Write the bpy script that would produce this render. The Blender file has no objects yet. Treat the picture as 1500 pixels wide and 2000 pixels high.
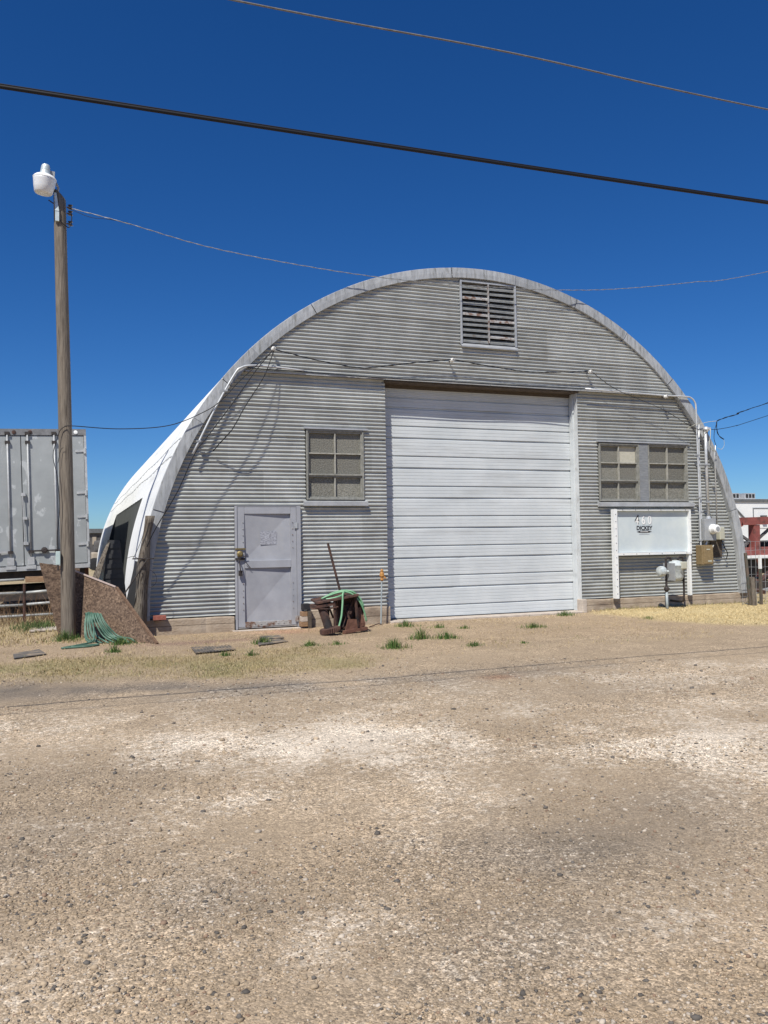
import bpy, math, random
import numpy as np
from mathutils import Vector, Matrix

random.seed(7)
RNG = np.random.default_rng(7)
SC = bpy.context.scene
COL = SC.collection

# ------------------------------------------------------------------ camera
cd = bpy.data.cameras.new("camera")
cam = bpy.data.objects.new("camera", cd)
COL.objects.link(cam)
cd.sensor_fit = 'VERTICAL'
cd.sensor_height = 36.0
cd.lens = 1620.84 / 2000 * 36.0
cd.clip_start = 0.05
cd.clip_end = 5000
R_ = Vector((0.93431519, -0.35607704, -0.01625661))
U_ = Vector((0.00193111, -0.04055007, 0.99917564))
W_ = Vector((0.35644271, 0.93357637, 0.03719892))
M = Matrix((R_, U_, -W_)).transposed().to_4x4()
M.translation = Vector((0, 0, 1.45))
cam.matrix_world = M
SC.camera = cam

# ------------------------------------------------------------------ light
SUN_A, SUN_B = 0.88, 1.80          # metres to the right / down per metre towards the hut
sdir = Vector((SUN_A, 1.0, -SUN_B)).normalized()
elev = math.asin(-sdir.z)
az = math.atan2(-sdir.x, -sdir.y)   # compass angle of the sun, clockwise from +Y
wd = bpy.data.worlds.new("World")
SC.world = wd
wd.use_nodes = True
nt = wd.node_tree
sky = nt.nodes.new("ShaderNodeTexSky")
sky.sky_type = 'NISHITA'
sky.sun_disc = False
sky.sun_elevation = elev
sky.sun_rotation = az
sky.altitude = 1200
sky.air_density = 1.0
sky.dust_density = 0.25
sky.ozone_density = 3.5
bg = nt.nodes["Background"]
bg.inputs["Strength"].default_value = 0.062
hs_ = nt.nodes.new("ShaderNodeHueSaturation")      # deep dry-air blue
hs_.inputs["Saturation"].default_value = 1.28
nt.links.new(sky.outputs[0], hs_.inputs["Color"])
tn = nt.nodes.new("ShaderNodeMix")
tn.data_type = 'RGBA'
tn.blend_type = 'MULTIPLY'
tn.inputs["Factor"].default_value = 1.0
nt.links.new(hs_.outputs[0], tn.inputs["A"])
tn.inputs["B"].default_value = (0.70, 1.0, 1.36, 1)
nt.links.new(tn.outputs["Result"], bg.inputs[0])
sl = bpy.data.lights.new("sun", 'SUN')
sl.energy = 5.0
sl.angle = math.radians(0.45)
sl.color = (1.0, 0.965, 0.885)
sun = bpy.data.objects.new("sun", sl)
COL.objects.link(sun)
sun.rotation_euler = sdir.to_track_quat('-Z', 'Y').to_euler()
vs = SC.view_settings
vs.view_transform = 'Standard'
vs.look = 'None'
vs.gamma = 1.0
vs.exposure = 0.12
vs.use_curve_mapping = False
SC.render.filter_size = 1.05

# ------------------------------------------------------------------ materials
def mat(name, c1, c2=None, scale=6.0, rough=0.7, metal=0.0, bump=0.0, bscale=None, stretch=(1, 1, 1),
        c3=None, s3=1.2, t3=(0.55, 0.72), stretch3=(1, 1, 1), spec=0.5, detail=8, ramp=(0.35, 0.65)):
    m = bpy.data.materials.new(name)
    m.use_nodes = True
    n = m.node_tree.nodes
    l = m.node_tree.links
    b = n["Principled BSDF"]
    b.inputs["Roughness"].default_value = rough
    b.inputs["Metallic"].default_value = metal
    b.inputs["Specular IOR Level"].default_value = spec
    b.inputs["Base Color"].default_value = (*c1, 1)
    if c2 is None and not bump:
        return m
    tc = n.new("ShaderNodeTexCoord")
    mp = n.new("ShaderNodeMapping")
    mp.inputs["Scale"].default_value = stretch
    l.new(tc.outputs["Object"], mp.inputs[0])
    if c2 is not None:
        nz = n.new("ShaderNodeTexNoise")
        nz.inputs["Scale"].default_value = scale
        nz.inputs["Detail"].default_value = detail
        nz.inputs["Roughness"].default_value = 0.65
        l.new(mp.outputs[0], nz.inputs["Vector"])
        cr = n.new("ShaderNodeValToRGB")
        cr.color_ramp.elements[0].position = ramp[0]
        cr.color_ramp.elements[1].position = ramp[1]
        cr.color_ramp.elements[0].color = (*c1, 1)
        cr.color_ramp.elements[1].color = (*c2, 1)
        l.new(nz.outputs["Fac"], cr.inputs[0])
        out = cr.outputs[0]
        if c3 is not None:
            mp3 = n.new("ShaderNodeMapping")
            mp3.inputs["Scale"].default_value = stretch3
            l.new(tc.outputs["Object"], mp3.inputs[0])
            n3 = n.new("ShaderNodeTexNoise")
            n3.inputs["Scale"].default_value = s3
            n3.inputs["Detail"].default_value = 6
            n3.inputs["Roughness"].default_value = 0.6
            l.new(mp3.outputs[0], n3.inputs["Vector"])
            r3 = n.new("ShaderNodeMapRange")
            r3.inputs["From Min"].default_value = t3[0]
            r3.inputs["From Max"].default_value = t3[1]
            l.new(n3.outputs["Fac"], r3.inputs["Value"])
            mx = n.new("ShaderNodeMix")
            mx.data_type = 'RGBA'
            l.new(r3.outputs[0], mx.inputs["Factor"])
            l.new(out, mx.inputs["A"])
            mx.inputs["B"].default_value = (*c3, 1)
            out = mx.outputs["Result"]
        l.new(out, b.inputs["Base Color"])
    if bump:
        nb = n.new("ShaderNodeTexNoise")
        nb.inputs["Scale"].default_value = bscale or scale * 2
        nb.inputs["Detail"].default_value = 6
        l.new(mp.outputs[0], nb.inputs["Vector"])
        bp = n.new("ShaderNodeBump")
        bp.inputs["Strength"].default_value = bump
        bp.inputs["Distance"].default_value = 0.02
        l.new(nb.outputs["Fac"], bp.inputs["Height"])
        l.new(bp.outputs[0], b.inputs["Normal"])
    return m

MT = {}
MT['galv'] = mat('galvanised_sheet', (0.365, 0.375, 0.358), (0.475, 0.485, 0.465), 2.5, 0.5, 0.2, 0.05, 30, (1, 1, 1),
                 (0.31, 0.30, 0.28), 1.3, (0.58, 0.78), (1.2, 1, 1.0))
MT['galv_flat'] = mat('galvanised_flat', (0.36, 0.37, 0.38), (0.48, 0.49, 0.50), 5, 0.45, 0.25, 0.05, 20)
MT['slat_grey'] = mat('louvre_slat', (0.17, 0.175, 0.17), (0.27, 0.275, 0.27), 9, 0.5, 0.2, 0.1, 20, c3=(0.15, 0.125, 0.105), s3=5, t3=(0.55, 0.7))
MT['trim'] = mat('trim_sheet', (0.29, 0.298, 0.305), (0.43, 0.44, 0.445), 4, 0.5, 0.12, 0.10, 14, (5, 3, 1),
                 (0.21, 0.21, 0.195), 6, (0.54, 0.68), (3.5, 1, 0.6))
MT['roof'] = mat('white_roof_coating', (0.72, 0.73, 0.72), (0.84, 0.84, 0.82), 1.5, 0.75, 0.0, 0.15, 9, (1, 0.25, 1),
                 (0.55, 0.55, 0.52), 2.2, (0.56, 0.78), (1, 0.12, 1))
MT['concrete'] = mat('concrete', (0.31, 0.24, 0.175), (0.42, 0.345, 0.265), 5, 0.9, 0, 0.5, 25, (1, 1, 1.5),
                     (0.18, 0.135, 0.10), 1.5, (0.52, 0.72), (0.8, 1, 2.5))
MT['concrete_pale'] = mat('concrete_pale', (0.40, 0.335, 0.28), (0.52, 0.455, 0.39), 6, 0.9, 0, 0.4, 25)
MT['door_white'] = mat('door_white_paint', (0.52, 0.55, 0.56), (0.61, 0.635, 0.64), 1.1, 0.55, 0, 0.02, 10, (1, 1, 1),
                       (0.42, 0.435, 0.435), 1.6, (0.52, 0.78), (0.35, 1, 2.2))
MT['jamb_paint'] = mat('worn_jamb_paint', (0.50, 0.52, 0.52), (0.62, 0.63, 0.63), 5, 0.6, 0, 0.1, 20, c3=(0.40, 0.39, 0.37), s3=6, t3=(0.58, 0.72))
MT['white'] = mat('white_paint', (0.74, 0.75, 0.74), (0.82, 0.82, 0.80), 4, 0.6, 0, 0.05, 20)
MT['entry'] = mat('entry_door_paint', (0.30, 0.305, 0.33), (0.37, 0.375, 0.40), 3, 0.6, 0.1, 0.03, 15, (1, 1, 1),
                  (0.36, 0.36, 0.37), 2, (0.55, 0.75), (2, 1, 0.5))
MT['rusty_galv'] = mat('rusting_sheet', (0.30, 0.29, 0.28), (0.44, 0.43, 0.42), 18, 0.7, 0.1, 0.2, 30, (1, 1, 1),
                       (0.16, 0.09, 0.06), 9, (0.48, 0.6))
MT['pane'] = mat('frosted_pane', (0.115, 0.11, 0.09), (0.25, 0.24, 0.205), 55, 0.6, 0, 0.6, 60, detail=3)
MT['pane_pale'] = mat('pale_board_pane', (0.42, 0.40, 0.32), (0.50, 0.47, 0.39), 20, 0.8)
MT['muntin'] = mat('old_window_paint', (0.27, 0.26, 0.22), (0.40, 0.385, 0.34), 14, 0.8, 0, 0.2, 40)
MT['muntin_dark'] = mat('weathered_window_frame', (0.19, 0.188, 0.165), (0.30, 0.295, 0.265), 14, 0.8, 0, 0.2, 40)
MT['grey_wood'] = mat('grey_painted_wood', (0.17, 0.178, 0.19), (0.24, 0.25, 0.26), 8, 0.75, 0, 0.2, 20, (1, 1, 4))
MT['dark'] = mat('dark_inside', (0.02, 0.02, 0.02), rough=0.9)
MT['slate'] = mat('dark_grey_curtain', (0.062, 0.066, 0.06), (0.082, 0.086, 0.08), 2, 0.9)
MT['dark_wood'] = mat('dark_old_wood', (0.06, 0.045, 0.035), (0.12, 0.095, 0.07), 10, 0.9, 0, 0.3, 20, (1, 1, 6))
MT['pole_wood'] = mat('pole_wood', (0.115, 0.095, 0.075), (0.225, 0.19, 0.15), 9, 0.9, 0, 0.6, 16, (4, 4, 0.28),
                      (0.075, 0.057, 0.042), 7, (0.55, 0.68), (6, 6, 0.25))
MT['cedar'] = mat('cedar_wood', (0.10, 0.08, 0.06), (0.24, 0.205, 0.165), 12, 0.95, 0, 0.9, 16, (5, 5, 0.6),
                  (0.035, 0.025, 0.02), 9, (0.52, 0.62), (6, 6, 0.5))
MT['board_brown'] = mat('brown_board', (0.10, 0.058, 0.035), (0.22, 0.135, 0.085), 16, 0.9, 0, 0.3, 30)
MT['black'] = mat('black_rubber', (0.018, 0.018, 0.02), rough=0.7)
MT['cable'] = mat('cable_black', (0.010, 0.010, 0.013), rough=0.6, spec=0.3)
MT['cable_grey'] = mat('cable_weathered', (0.11, 0.10, 0.09), (0.2, 0.19, 0.17), 30, 0.7)
MT['wire_bright'] = mat('bright_wire', (0.32, 0.33, 0.34), (0.5, 0.5, 0.5), 20, 0.4, 0.4)
MT['wire_mid'] = mat('dull_wire', (0.20, 0.205, 0.21), (0.33, 0.335, 0.34), 20, 0.5, 0.2)
MT['conduit'] = mat('conduit_galv', (0.50, 0.51, 0.52), (0.64, 0.65, 0.65), 9, 0.4, 0.3)
MT['box_grey'] = mat('meter_box_grey', (0.30, 0.31, 0.32), (0.36, 0.37, 0.38), 9, 0.5, 0.1)
MT['box_tan'] = mat('tan_box', (0.20, 0.14, 0.065), (0.27, 0.195, 0.10), 18, 0.65, 0, 0.1, 40)
MT['ivory'] = mat('ivory_box', (0.42, 0.41, 0.33), (0.50, 0.49, 0.40), 12, 0.6)
MT['gas_grey'] = mat('gas_meter_paint', (0.38, 0.42, 0.43), (0.55, 0.58, 0.57), 14, 0.55, 0, 0.1, 30,
                     c3=(0.16, 0.14, 0.12), s3=10, t3=(0.58, 0.68))
MT['pipe_grey'] = mat('grey_pipe', (0.28, 0.32, 0.33), (0.38, 0.42, 0.43), 14, 0.5)
MT['iron'] = mat('black_iron', (0.022, 0.018, 0.018), (0.05, 0.038, 0.034), 20, 0.7, 0.1)
MT['rust'] = mat('rust', (0.045, 0.026, 0.022), (0.13, 0.062, 0.042), 12, 0.85, 0.05, 0.4, 30,
                 c3=(0.02, 0.015, 0.015), s3=6, t3=(0.5, 0.62))
MT['rust_red'] = mat('rust_red', (0.12, 0.052, 0.033), (0.20, 0.095, 0.062), 12, 0.9, 0, 0.4, 30)
MT['hose'] = mat('green_hose', (0.04, 0.10, 0.07), (0.12, 0.21, 0.15), 8, 0.5)
MT['hose2'] = mat('pale_green_hose', (0.14, 0.32, 0.17), (0.22, 0.42, 0.24), 8, 0.45)
MT['orange'] = mat('orange_paint', (0.36, 0.15, 0.035), (0.48, 0.24, 0.06), 40, 0.6)
MT['brick_red'] = mat('red_brick', (0.25, 0.075, 0.055), (0.34, 0.12, 0.09), 30, 0.9, 0, 0.4, 60)
MT['trailer'] = mat('trailer_skin', (0.285, 0.30, 0.30), (0.345, 0.36, 0.36), 1.6, 0.55, 0.15, 0.03, 10, (1, 1, 1),
                    (0.46, 0.475, 0.475), 2.6, (0.58, 0.62), (1.3, 1, 0.8))
MT['trailer_frame'] = mat('trailer_frame', (0.34, 0.345, 0.35), (0.46, 0.465, 0.47), 9, 0.55, 0.15)
MT['trailer_dark'] = mat('trailer_header', (0.12, 0.12, 0.125), (0.2, 0.2, 0.205), 9, 0.65)
MT['under'] = mat('undercarriage', (0.03, 0.027, 0.025), (0.07, 0.05, 0.042), 8, 0.9)
MT['gate'] = mat('gate_rail', (0.36, 0.37, 0.36), (0.5, 0.5, 0.48), 12, 0.5, 0.2)
MT['plank'] = mat('brown_plank', (0.22, 0.13, 0.07), (0.32, 0.20, 0.115), 9, 0.85, 0, 0.3, 20, (1, 4, 4))
MT['machine_red'] = mat('red_machine_paint', (0.19, 0.05, 0.042), (0.28, 0.085, 0.07), 4, 0.7, 0, 0.1, 20,
                        c3=(0.12, 0.05, 0.04), s3=3, t3=(0.55, 0.7))
MT['bright_wall'] = mat('white_wall', (0.76, 0.77, 0.76), (0.84, 0.84, 0.83), 0.6, 0.8, c3=(0.6, 0.6, 0.58), s3=0.7, t3=(0.6, 0.8))
MT['parapet'] = mat('dark_parapet', (0.10, 0.105, 0.11), (0.16, 0.165, 0.17), 3, 0.8)
MT['glass_dark'] = mat('dark_glass', (0.35, 0.37, 0.38), rough=0.3)
MT['junk'] = mat('far_junk', (0.06, 0.058, 0.06), (0.14, 0.13, 0.125), 2, 0.9)
MT['far_tan'] = mat('far_tan', (0.32, 0.27, 0.21), (0.4, 0.34, 0.27), 2, 0.9)
MT['tpost'] = mat('t_post', (0.06, 0.075, 0.06), (0.15, 0.10, 0.075), 9, 0.8)
MT['sign_face'] = mat('sign_panel', (0.50, 0.56, 0.58), (0.57, 0.62, 0.63), 3, 0.5, 0, 0, c3=(0.62, 0.66, 0.63), s3=2, t3=(0.5, 0.8))
MT['ink'] = mat('black_lettering', (0.018, 0.016, 0.02), rough=0.6)
MT['ink_grey'] = mat('grey_lettering', (0.20, 0.20, 0.22), rough=0.6)
MT['sticker'] = mat('white_numerals', (0.82, 0.82, 0.80), rough=0.5)
MT['sticker_edge'] = mat('numeral_outline', (0.46, 0.48, 0.50), rough=0.6)
MT['decal'] = mat('worn_notice', (0.20, 0.20, 0.225), (0.40, 0.41, 0.45), 26, 0.7, stretch=(1, 1, 2.2), ramp=(0.42, 0.58))
MT['brass'] = mat('old_brass', (0.16, 0.12, 0.05), (0.30, 0.23, 0.10), 30, 0.5, 0.5)
MT['grate'] = mat('dark_grate', (0.075, 0.070, 0.064), (0.14, 0.125, 0.11), 14, 0.9, 0, 0.3, 40,
                  c3=(0.30, 0.225, 0.15), s3=5, t3=(0.46, 0.66))
MT['lamp_metal'] = mat('lamp_metal', (0.48, 0.55, 0.55), (0.62, 0.68, 0.67), 20, 0.45, 0.3)
MT['insul'] = mat('dark_porcelain', (0.03, 0.022, 0.02), rough=0.25)
MT['porcelain'] = mat('white_porcelain', (0.65, 0.64, 0.60), rough=0.4)

def piece_tone(m, lo, hi):
    """each sheet or pane weathers a little differently"""
    n, l = m.node_tree.nodes, m.node_tree.links
    b = n["Principled BSDF"]
    src = b.inputs["Base Color"].links[0].from_socket
    oi = n.new("ShaderNodeObjectInfo")
    r = n.new("ShaderNodeMapRange")
    r.inputs["To Min"].default_value = lo
    r.inputs["To Max"].default_value = hi
    l.new(oi.outputs["Random"], r.inputs["Value"])
    v = n.new("ShaderNodeVectorMath")
    v.operation = 'SCALE'
    l.new(src, v.inputs[0])
    l.new(r.outputs[0], v.inputs["Scale"])
    l.new(v.outputs[0], b.inputs["Base Color"])
piece_tone(MT['galv'], 0.84, 1.10)
piece_tone(MT['pane'], 0.75, 1.2)
piece_tone(MT['trim'], 0.88, 1.12)

def lens_mat():
    m = bpy.data.materials.new('lamp_refractor')
    m.use_nodes = True
    b = m.node_tree.nodes["Principled BSDF"]
    b.inputs["Base Color"].default_value = (0.72, 0.73, 0.74, 1)
    b.inputs["Roughness"].default_value = 0.35
    b.inputs["Subsurface Weight"].default_value = 0.3
    b.inputs["Subsurface Radius"].default_value = (0.1, 0.1, 0.1)
    return m
MT['lens'] = lens_mat()

def osb_mat():
    m = bpy.data.materials.new('strand_board')
    m.use_nodes = True
    n, l = m.node_tree.nodes, m.node_tree.links
    b = n["Principled BSDF"]
    b.inputs["Roughness"].default_value = 0.9
    tc = n.new("ShaderNodeTexCoord")
    outs = []
    for rot, st in (((0.3, 0.5, 0.2), (42, 9, 42)), ((0.9, -0.4, 1.1), (9, 46, 40))):
        mp = n.new("ShaderNodeMapping")
        mp.inputs["Rotation"].default_value = rot
        mp.inputs["Scale"].default_value = st
        l.new(tc.outputs["Object"], mp.inputs[0])
        v = n.new("ShaderNodeTexVoronoi")
        v.inputs["Scale"].default_value = 1.0
        l.new(mp.outputs[0], v.inputs["Vector"])
        outs.append(v)
    mx = n.new("ShaderNodeMix")
    mx.data_type = 'RGBA'
    mx.inputs["Factor"].default_value = 0.5
    l.new(outs[0].outputs["Color"], mx.inputs["A"])
    l.new(outs[1].outputs["Color"], mx.inputs["B"])
    cr = n.new("ShaderNodeValToRGB")
    e = cr.color_ramp.elements
    e[0].position = 0.18
    e[0].color = (0.06, 0.037, 0.025, 1)
    e[1].position = 0.85
    e[1].color = (0.25, 0.172, 0.117, 1)
    k = e.new(0.5)
    k.color = (0.135, 0.087, 0.058, 1)
    l.new(mx.outputs["Result"], cr.inputs[0])
    l.new(cr.outputs[0], b.inputs["Base Color"])
    bp = n.new("ShaderNodeBump")
    bp.inputs["Strength"].default_value = 0.5
    bp.inputs["Distance"].default_value = 0.01
    l.new(mx.outputs["Result"], bp.inputs["Height"])
    l.new(bp.outputs[0], b.inputs["Normal"])
    return m
MT['osb'] = osb_mat()

def attr_mat(name, rough=0.85, pebbles=False, two=False):
    """base colour from the mesh colour attribute 'tint' (what the thing itself is made of)"""
    m = bpy.data.materials.new(name)
    m.use_nodes = True
    n, l = m.node_tree.nodes, m.node_tree.links
    b = n["Principled BSDF"]
    b.inputs["Roughness"].default_value = rough
    b.inputs["Specular IOR Level"].default_value = 0.25
    at = n.new("ShaderNodeAttribute")
    at.attribute_name = 'tint'
    if not pebbles:
        l.new(at.outputs["Color"], b.inputs["Base Color"])
        return m
    tc = n.new("ShaderNodeTexCoord")
    nzw = n.new("ShaderNodeTexNoise")
    nzw.inputs["Scale"].default_value = 9
    nzw.inputs["Detail"].default_value = 3
    l.new(tc.outputs["Object"], nzw.inputs["Vector"])
    vals = []
    hts = []
    for sc_, lo, hi in ((150, 0.50, 1.70), (75, 0.62, 1.42), (30, 0.86, 1.15)):
        v = n.new("ShaderNodeTexVoronoi")
        v.inputs["Scale"].default_value = sc_
        v.inputs["Randomness"].default_value = 1.0
        l.new(tc.outputs["Object"], v.inputs["Vector"])
        sp = n.new("ShaderNodeSeparateColor")
        l.new(v.outputs["Color"], sp.inputs[0])
        r = n.new("ShaderNodeMapRange")
        r.inputs["To Min"].default_value = lo
        r.inputs["To Max"].default_value = hi
        l.new(sp.outputs[0], r.inputs["Value"])
        vals.append(r.outputs[0])
        h = n.new("ShaderNodeMath")
        h.operation = 'MULTIPLY_ADD'
        l.new(v.outputs["Distance"], h.inputs[0])
        h.inputs[1].default_value = -1.0
        l.new(sp.outputs[1], h.inputs[2])
        hh = n.new("ShaderNodeMath")
        hh.operation = 'MULTIPLY'
        l.new(h.outputs[0], hh.inputs[0])
        hh.inputs[1].default_value = 1.0 / sc_
        hts.append(hh.outputs[0])
    def mul(a, c):
        q = n.new("ShaderNodeMath")
        q.operation = 'MULTIPLY'
        l.new(a, q.inputs[0])
        l.new(c, q.inputs[1])
        return q.outputs[0]
    def add(a, c):
        q = n.new("ShaderNodeMath")
        q.operation = 'ADD'
        l.new(a, q.inputs[0])
        l.new(c, q.inputs[1])
        return q.outputs[0]
    fac = mul(mul(vals[0], vals[1]), vals[2])
    big = n.new("ShaderNodeTexNoise")
    big.inputs["Scale"].default_value = 2.3
    big.inputs["Detail"].default_value = 9
    big.inputs["Roughness"].default_value = 0.72
    l.new(tc.outputs["Object"], big.inputs["Vector"])
    rb = n.new("ShaderNodeMapRange")
    rb.inputs["From Min"].default_value = 0.25
    rb.inputs["From Max"].default_value = 0.75
    rb.inputs["To Min"].default_value = 0.76
    rb.inputs["To Max"].default_value = 1.25
    l.new(big.outputs["Fac"], rb.inputs["Value"])
    fac = mul(fac, rb.outputs[0])
    # smooth worn fines between the stony drifts
    sm = n.new("ShaderNodeTexNoise")
    sm.inputs["Scale"].default_value = 0.9
    sm.inputs["Detail"].default_value = 5
    l.new(tc.outputs["Object"], sm.inputs["Vector"])
    sr = n.new("ShaderNodeMapRange")
    sr.inputs["From Min"].default_value = 0.38
    sr.inputs["From Max"].default_value = 0.62
    sr.inputs["To Min"].default_value = 0.35
    sr.inputs["To Max"].default_value = 1.0
    l.new(sm.outputs["Fac"], sr.inputs["Value"])
    fm = n.new("ShaderNodeMix")
    fm.data_type = 'FLOAT'
    l.new(sr.outputs[0], fm.inputs["Factor"])
    fm.inputs["A"].default_value = 1.0
    l.new(fac, fm.inputs["B"])
    fac = fm.outputs["Result"]
    # caliche shows as speckle: crumbs of pale stone, closer together where there is more of it
    wn = n.new("ShaderNodeTexNoise")
    wn.inputs["Scale"].default_value = 17
    wn.inputs["Detail"].default_value = 7
    wn.inputs["Roughness"].default_value = 0.75
    l.new(tc.outputs["Object"], wn.inputs["Vector"])
    wr = n.new("ShaderNodeMapRange")
    wr.inputs["From Min"].default_value = 0.30
    wr.inputs["From Max"].default_value = 0.70
    l.new(wn.outputs["Fac"], wr.inputs["Value"])
    wa = n.new("ShaderNodeMath")
    wa.operation = 'SUBTRACT'
    l.new(at.outputs["Alpha"], wa.inputs[0])
    l.new(wr.outputs[0], wa.inputs[1])
    wb = n.new("ShaderNodeMapRange")
    wb.inputs["From Min"].default_value = -0.20
    wb.inputs["From Max"].default_value = 0.24
    wb.inputs["To Max"].default_value = 0.85
    l.new(wa.outputs[0], wb.inputs["Value"])
    wx = n.new("ShaderNodeMix")
    wx.data_type = 'RGBA'
    l.new(wb.outputs[0], wx.inputs["Factor"])
    l.new(at.outputs["Color"], wx.inputs["A"])
    wx.inputs["B"].default_value = (0.62, 0.53, 0.42, 1)
    vm = n.new("ShaderNodeVectorMath")
    vm.operation = 'SCALE'
    l.new(wx.outputs["Result"], vm.inputs[0])
    l.new(fac, vm.inputs["Scale"])
    l.new(vm.outputs[0], b.inputs["Base Color"])
    bp = n.new("ShaderNodeBump")
    bp.inputs["Strength"].default_value = 0.6
    bp.inputs["Distance"].default_value = 0.5
    l.new(add(hts[0], hts[1]), bp.inputs["Height"])
    l.new(bp.outputs[0], b.inputs["Normal"])
    return m
MT['ground'] = attr_mat('gravel_yard', 0.95, True)
MT['stone'] = attr_mat('loose_stone', 0.9)
MT['blade'] = attr_mat('grass_blade', 0.8)

# ------------------------------------------------------------------ mesh helpers
class MB:
    def __init__(s):
        s.v = []
        s.f = []
        s.n = 0
    def add(s, verts, faces):
        o = s.n
        s.v.extend([tuple(map(float, p)) for p in verts])
        s.f.extend([tuple(i + o for i in q) for q in faces])
        s.n += len(verts)
        return s
    def box(s, x0, x1, y0, y1, z0, z1):
        return s.add([(x0, y0, z0), (x1, y0, z0), (x1, y1, z0), (x0, y1, z0), (x0, y0, z1), (x1, y0, z1), (x1, y1, z1), (x0, y1, z1)],
                     [(0, 3, 2, 1), (4, 5, 6, 7), (0, 1, 5, 4), (1, 2, 6, 5), (2, 3, 7, 6), (3, 0, 4, 7)])
    def slab(s, q, n, t):
        """quad q pushed along n by t"""
        q = [Vector(p) for p in q]
        n = Vector(n).normalized() * t
        return s.add(q + [p + n for p in q],
                     [(0, 1, 2, 3), (7, 6, 5, 4), (0, 4, 5, 1), (1, 5, 6, 2), (2, 6, 7, 3), (3, 7, 4, 0)])
    def tube(s, pts, r, seg=6, cap=True):
        pts = [Vector(p) for p in pts]
        rr = r if isinstance(r, (list, tuple)) else [r] * len(pts)
        vs_, fs = [], []
        up = None
        for i, p in enumerate(pts):
            a = pts[max(i - 1, 0)]
            c = pts[min(i + 1, len(pts) - 1)]
            d = (c - a).normalized()
            if up is None:
                up = d.orthogonal().normalized()
            up = (up - d * up.dot(d))
            if up.length < 1e-6:
                up = d.orthogonal()
            up.normalize()
            b = d.cross(up)
            for k in range(seg):
                t = 2 * math.pi * k / seg
                vs_.append(p + (up * math.cos(t) + b * math.sin(t)) * rr[i])
        for i in range(len(pts) - 1):
            for k in range(seg):
                k2 = (k + 1) % seg
                fs.append((i * seg + k, i * seg + k2, (i + 1) * seg + k2, (i + 1) * seg + k))
        if cap:
            fs.append(tuple(range(seg - 1, -1, -1)))
            fs.append(tuple((len(pts) - 1) * seg + k for k in range(seg)))
        return s.add(vs_, fs)
    def bar(s, a, b, w, h=None):
        """rectangular bar from a to b"""
        h = h or w
        a, b = Vector(a), Vector(b)
        d = (b - a).normalized()
        u = d.cross(Vector((0, 0, 1)))
        if u.length < 1e-3:
            u = Vector((1, 0, 0))
        u.normalize()
        v = u.cross(d)
        q = []
        for p in (a, b):
            for i, j in ((-1, -1), (1, -1), (1, 1), (-1, 1)):
                q.append(p + u * i * w / 2 + v * j * h / 2)
        return s.add(q, [(3, 2, 1, 0), (4, 5, 6, 7), (0, 1, 5, 4), (1, 2, 6, 5), (2, 3, 7, 6), (3, 0, 4, 7)])
    def lathe(s, c, prof, seg=16, axis='z'):
        vs_, fs = [], []
        for r, h in prof:
            for k in range(seg):
                t = 2 * math.pi * k / seg
                a, b = r * math.cos(t), r * math.sin(t)
                p = {'z': (a, b, h), 'y': (a, h, b), 'x': (h, a, b)}[axis]
                vs_.append((c[0] + p[0], c[1] + p[1], c[2] + p[2]))
        for i in range(len(prof) - 1):
            for k in range(seg):
                k2 = (k + 1) % seg
                fs.append((i * seg + k, i * seg + k2, (i + 1) * seg + k2, (i + 1) * seg + k))
        fs.append(tuple(range(seg - 1, -1, -1)))
        fs.append(tuple((len(prof) - 1) * seg + k for k in range(seg)))
        return s.add(vs_, fs)
    def build(s, name, material, parent=None, smooth=False, local=False, bevel=0):
        off = Vector((0, 0, 0))
        if parent is not None and not local:
            p = parent
            while p is not None:
                off += p.location
                p = p.parent
        me = bpy.data.meshes.new(name)
        me.from_pydata([(a - off.x, b - off.y, c - off.z) for a, b, c in s.v], [], s.f)
        me.materials.append(MT[material] if isinstance(material, str) else material)
        if smooth:
            me.polygons.foreach_set('use_smooth', [True] * len(me.polygons))
        me.update()
        o = bpy.data.objects.new(name, me)
        COL.objects.link(o)
        if parent is not None:
            o.parent = parent
        if bevel:
            bm = o.modifiers.new('bevel', 'BEVEL')
            bm.width = bevel
            bm.segments = 2
            bm.limit_method = 'ANGLE'
        return o

def tag(o, label=None, cat=None, group=None, kind=None):
    if label: o['label'] = label
    if cat: o['category'] = cat
    if group: o['group'] = group
    if kind: o['kind'] = kind
    return o

def thing(name, loc, label, cat, group=None):
    o = bpy.data.objects.new(name, None)
    o.empty_display_size = 0.2
    o.location = loc
    COL.objects.link(o)
    return tag(o, label, cat, group)

def spline(pts, n=8):
    P = [Vector(p) for p in pts]
    P = [P[0] * 2 - P[1]] + P + [P[-1] * 2 - P[-2]]
    out = []
    for i in range(1, len(P) - 2):
        for k in range(n):
            t = k / n
            a, b, c, d = P[i - 1], P[i], P[i + 1], P[i + 2]
            out.append(0.5 * ((2 * b) + (c - a) * t + (2 * a - 5 * b + 4 * c - d) * t * t + (3 * b - a - 3 * c + d) * t ** 3))
    out.append(P[-2])
    return out

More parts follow.
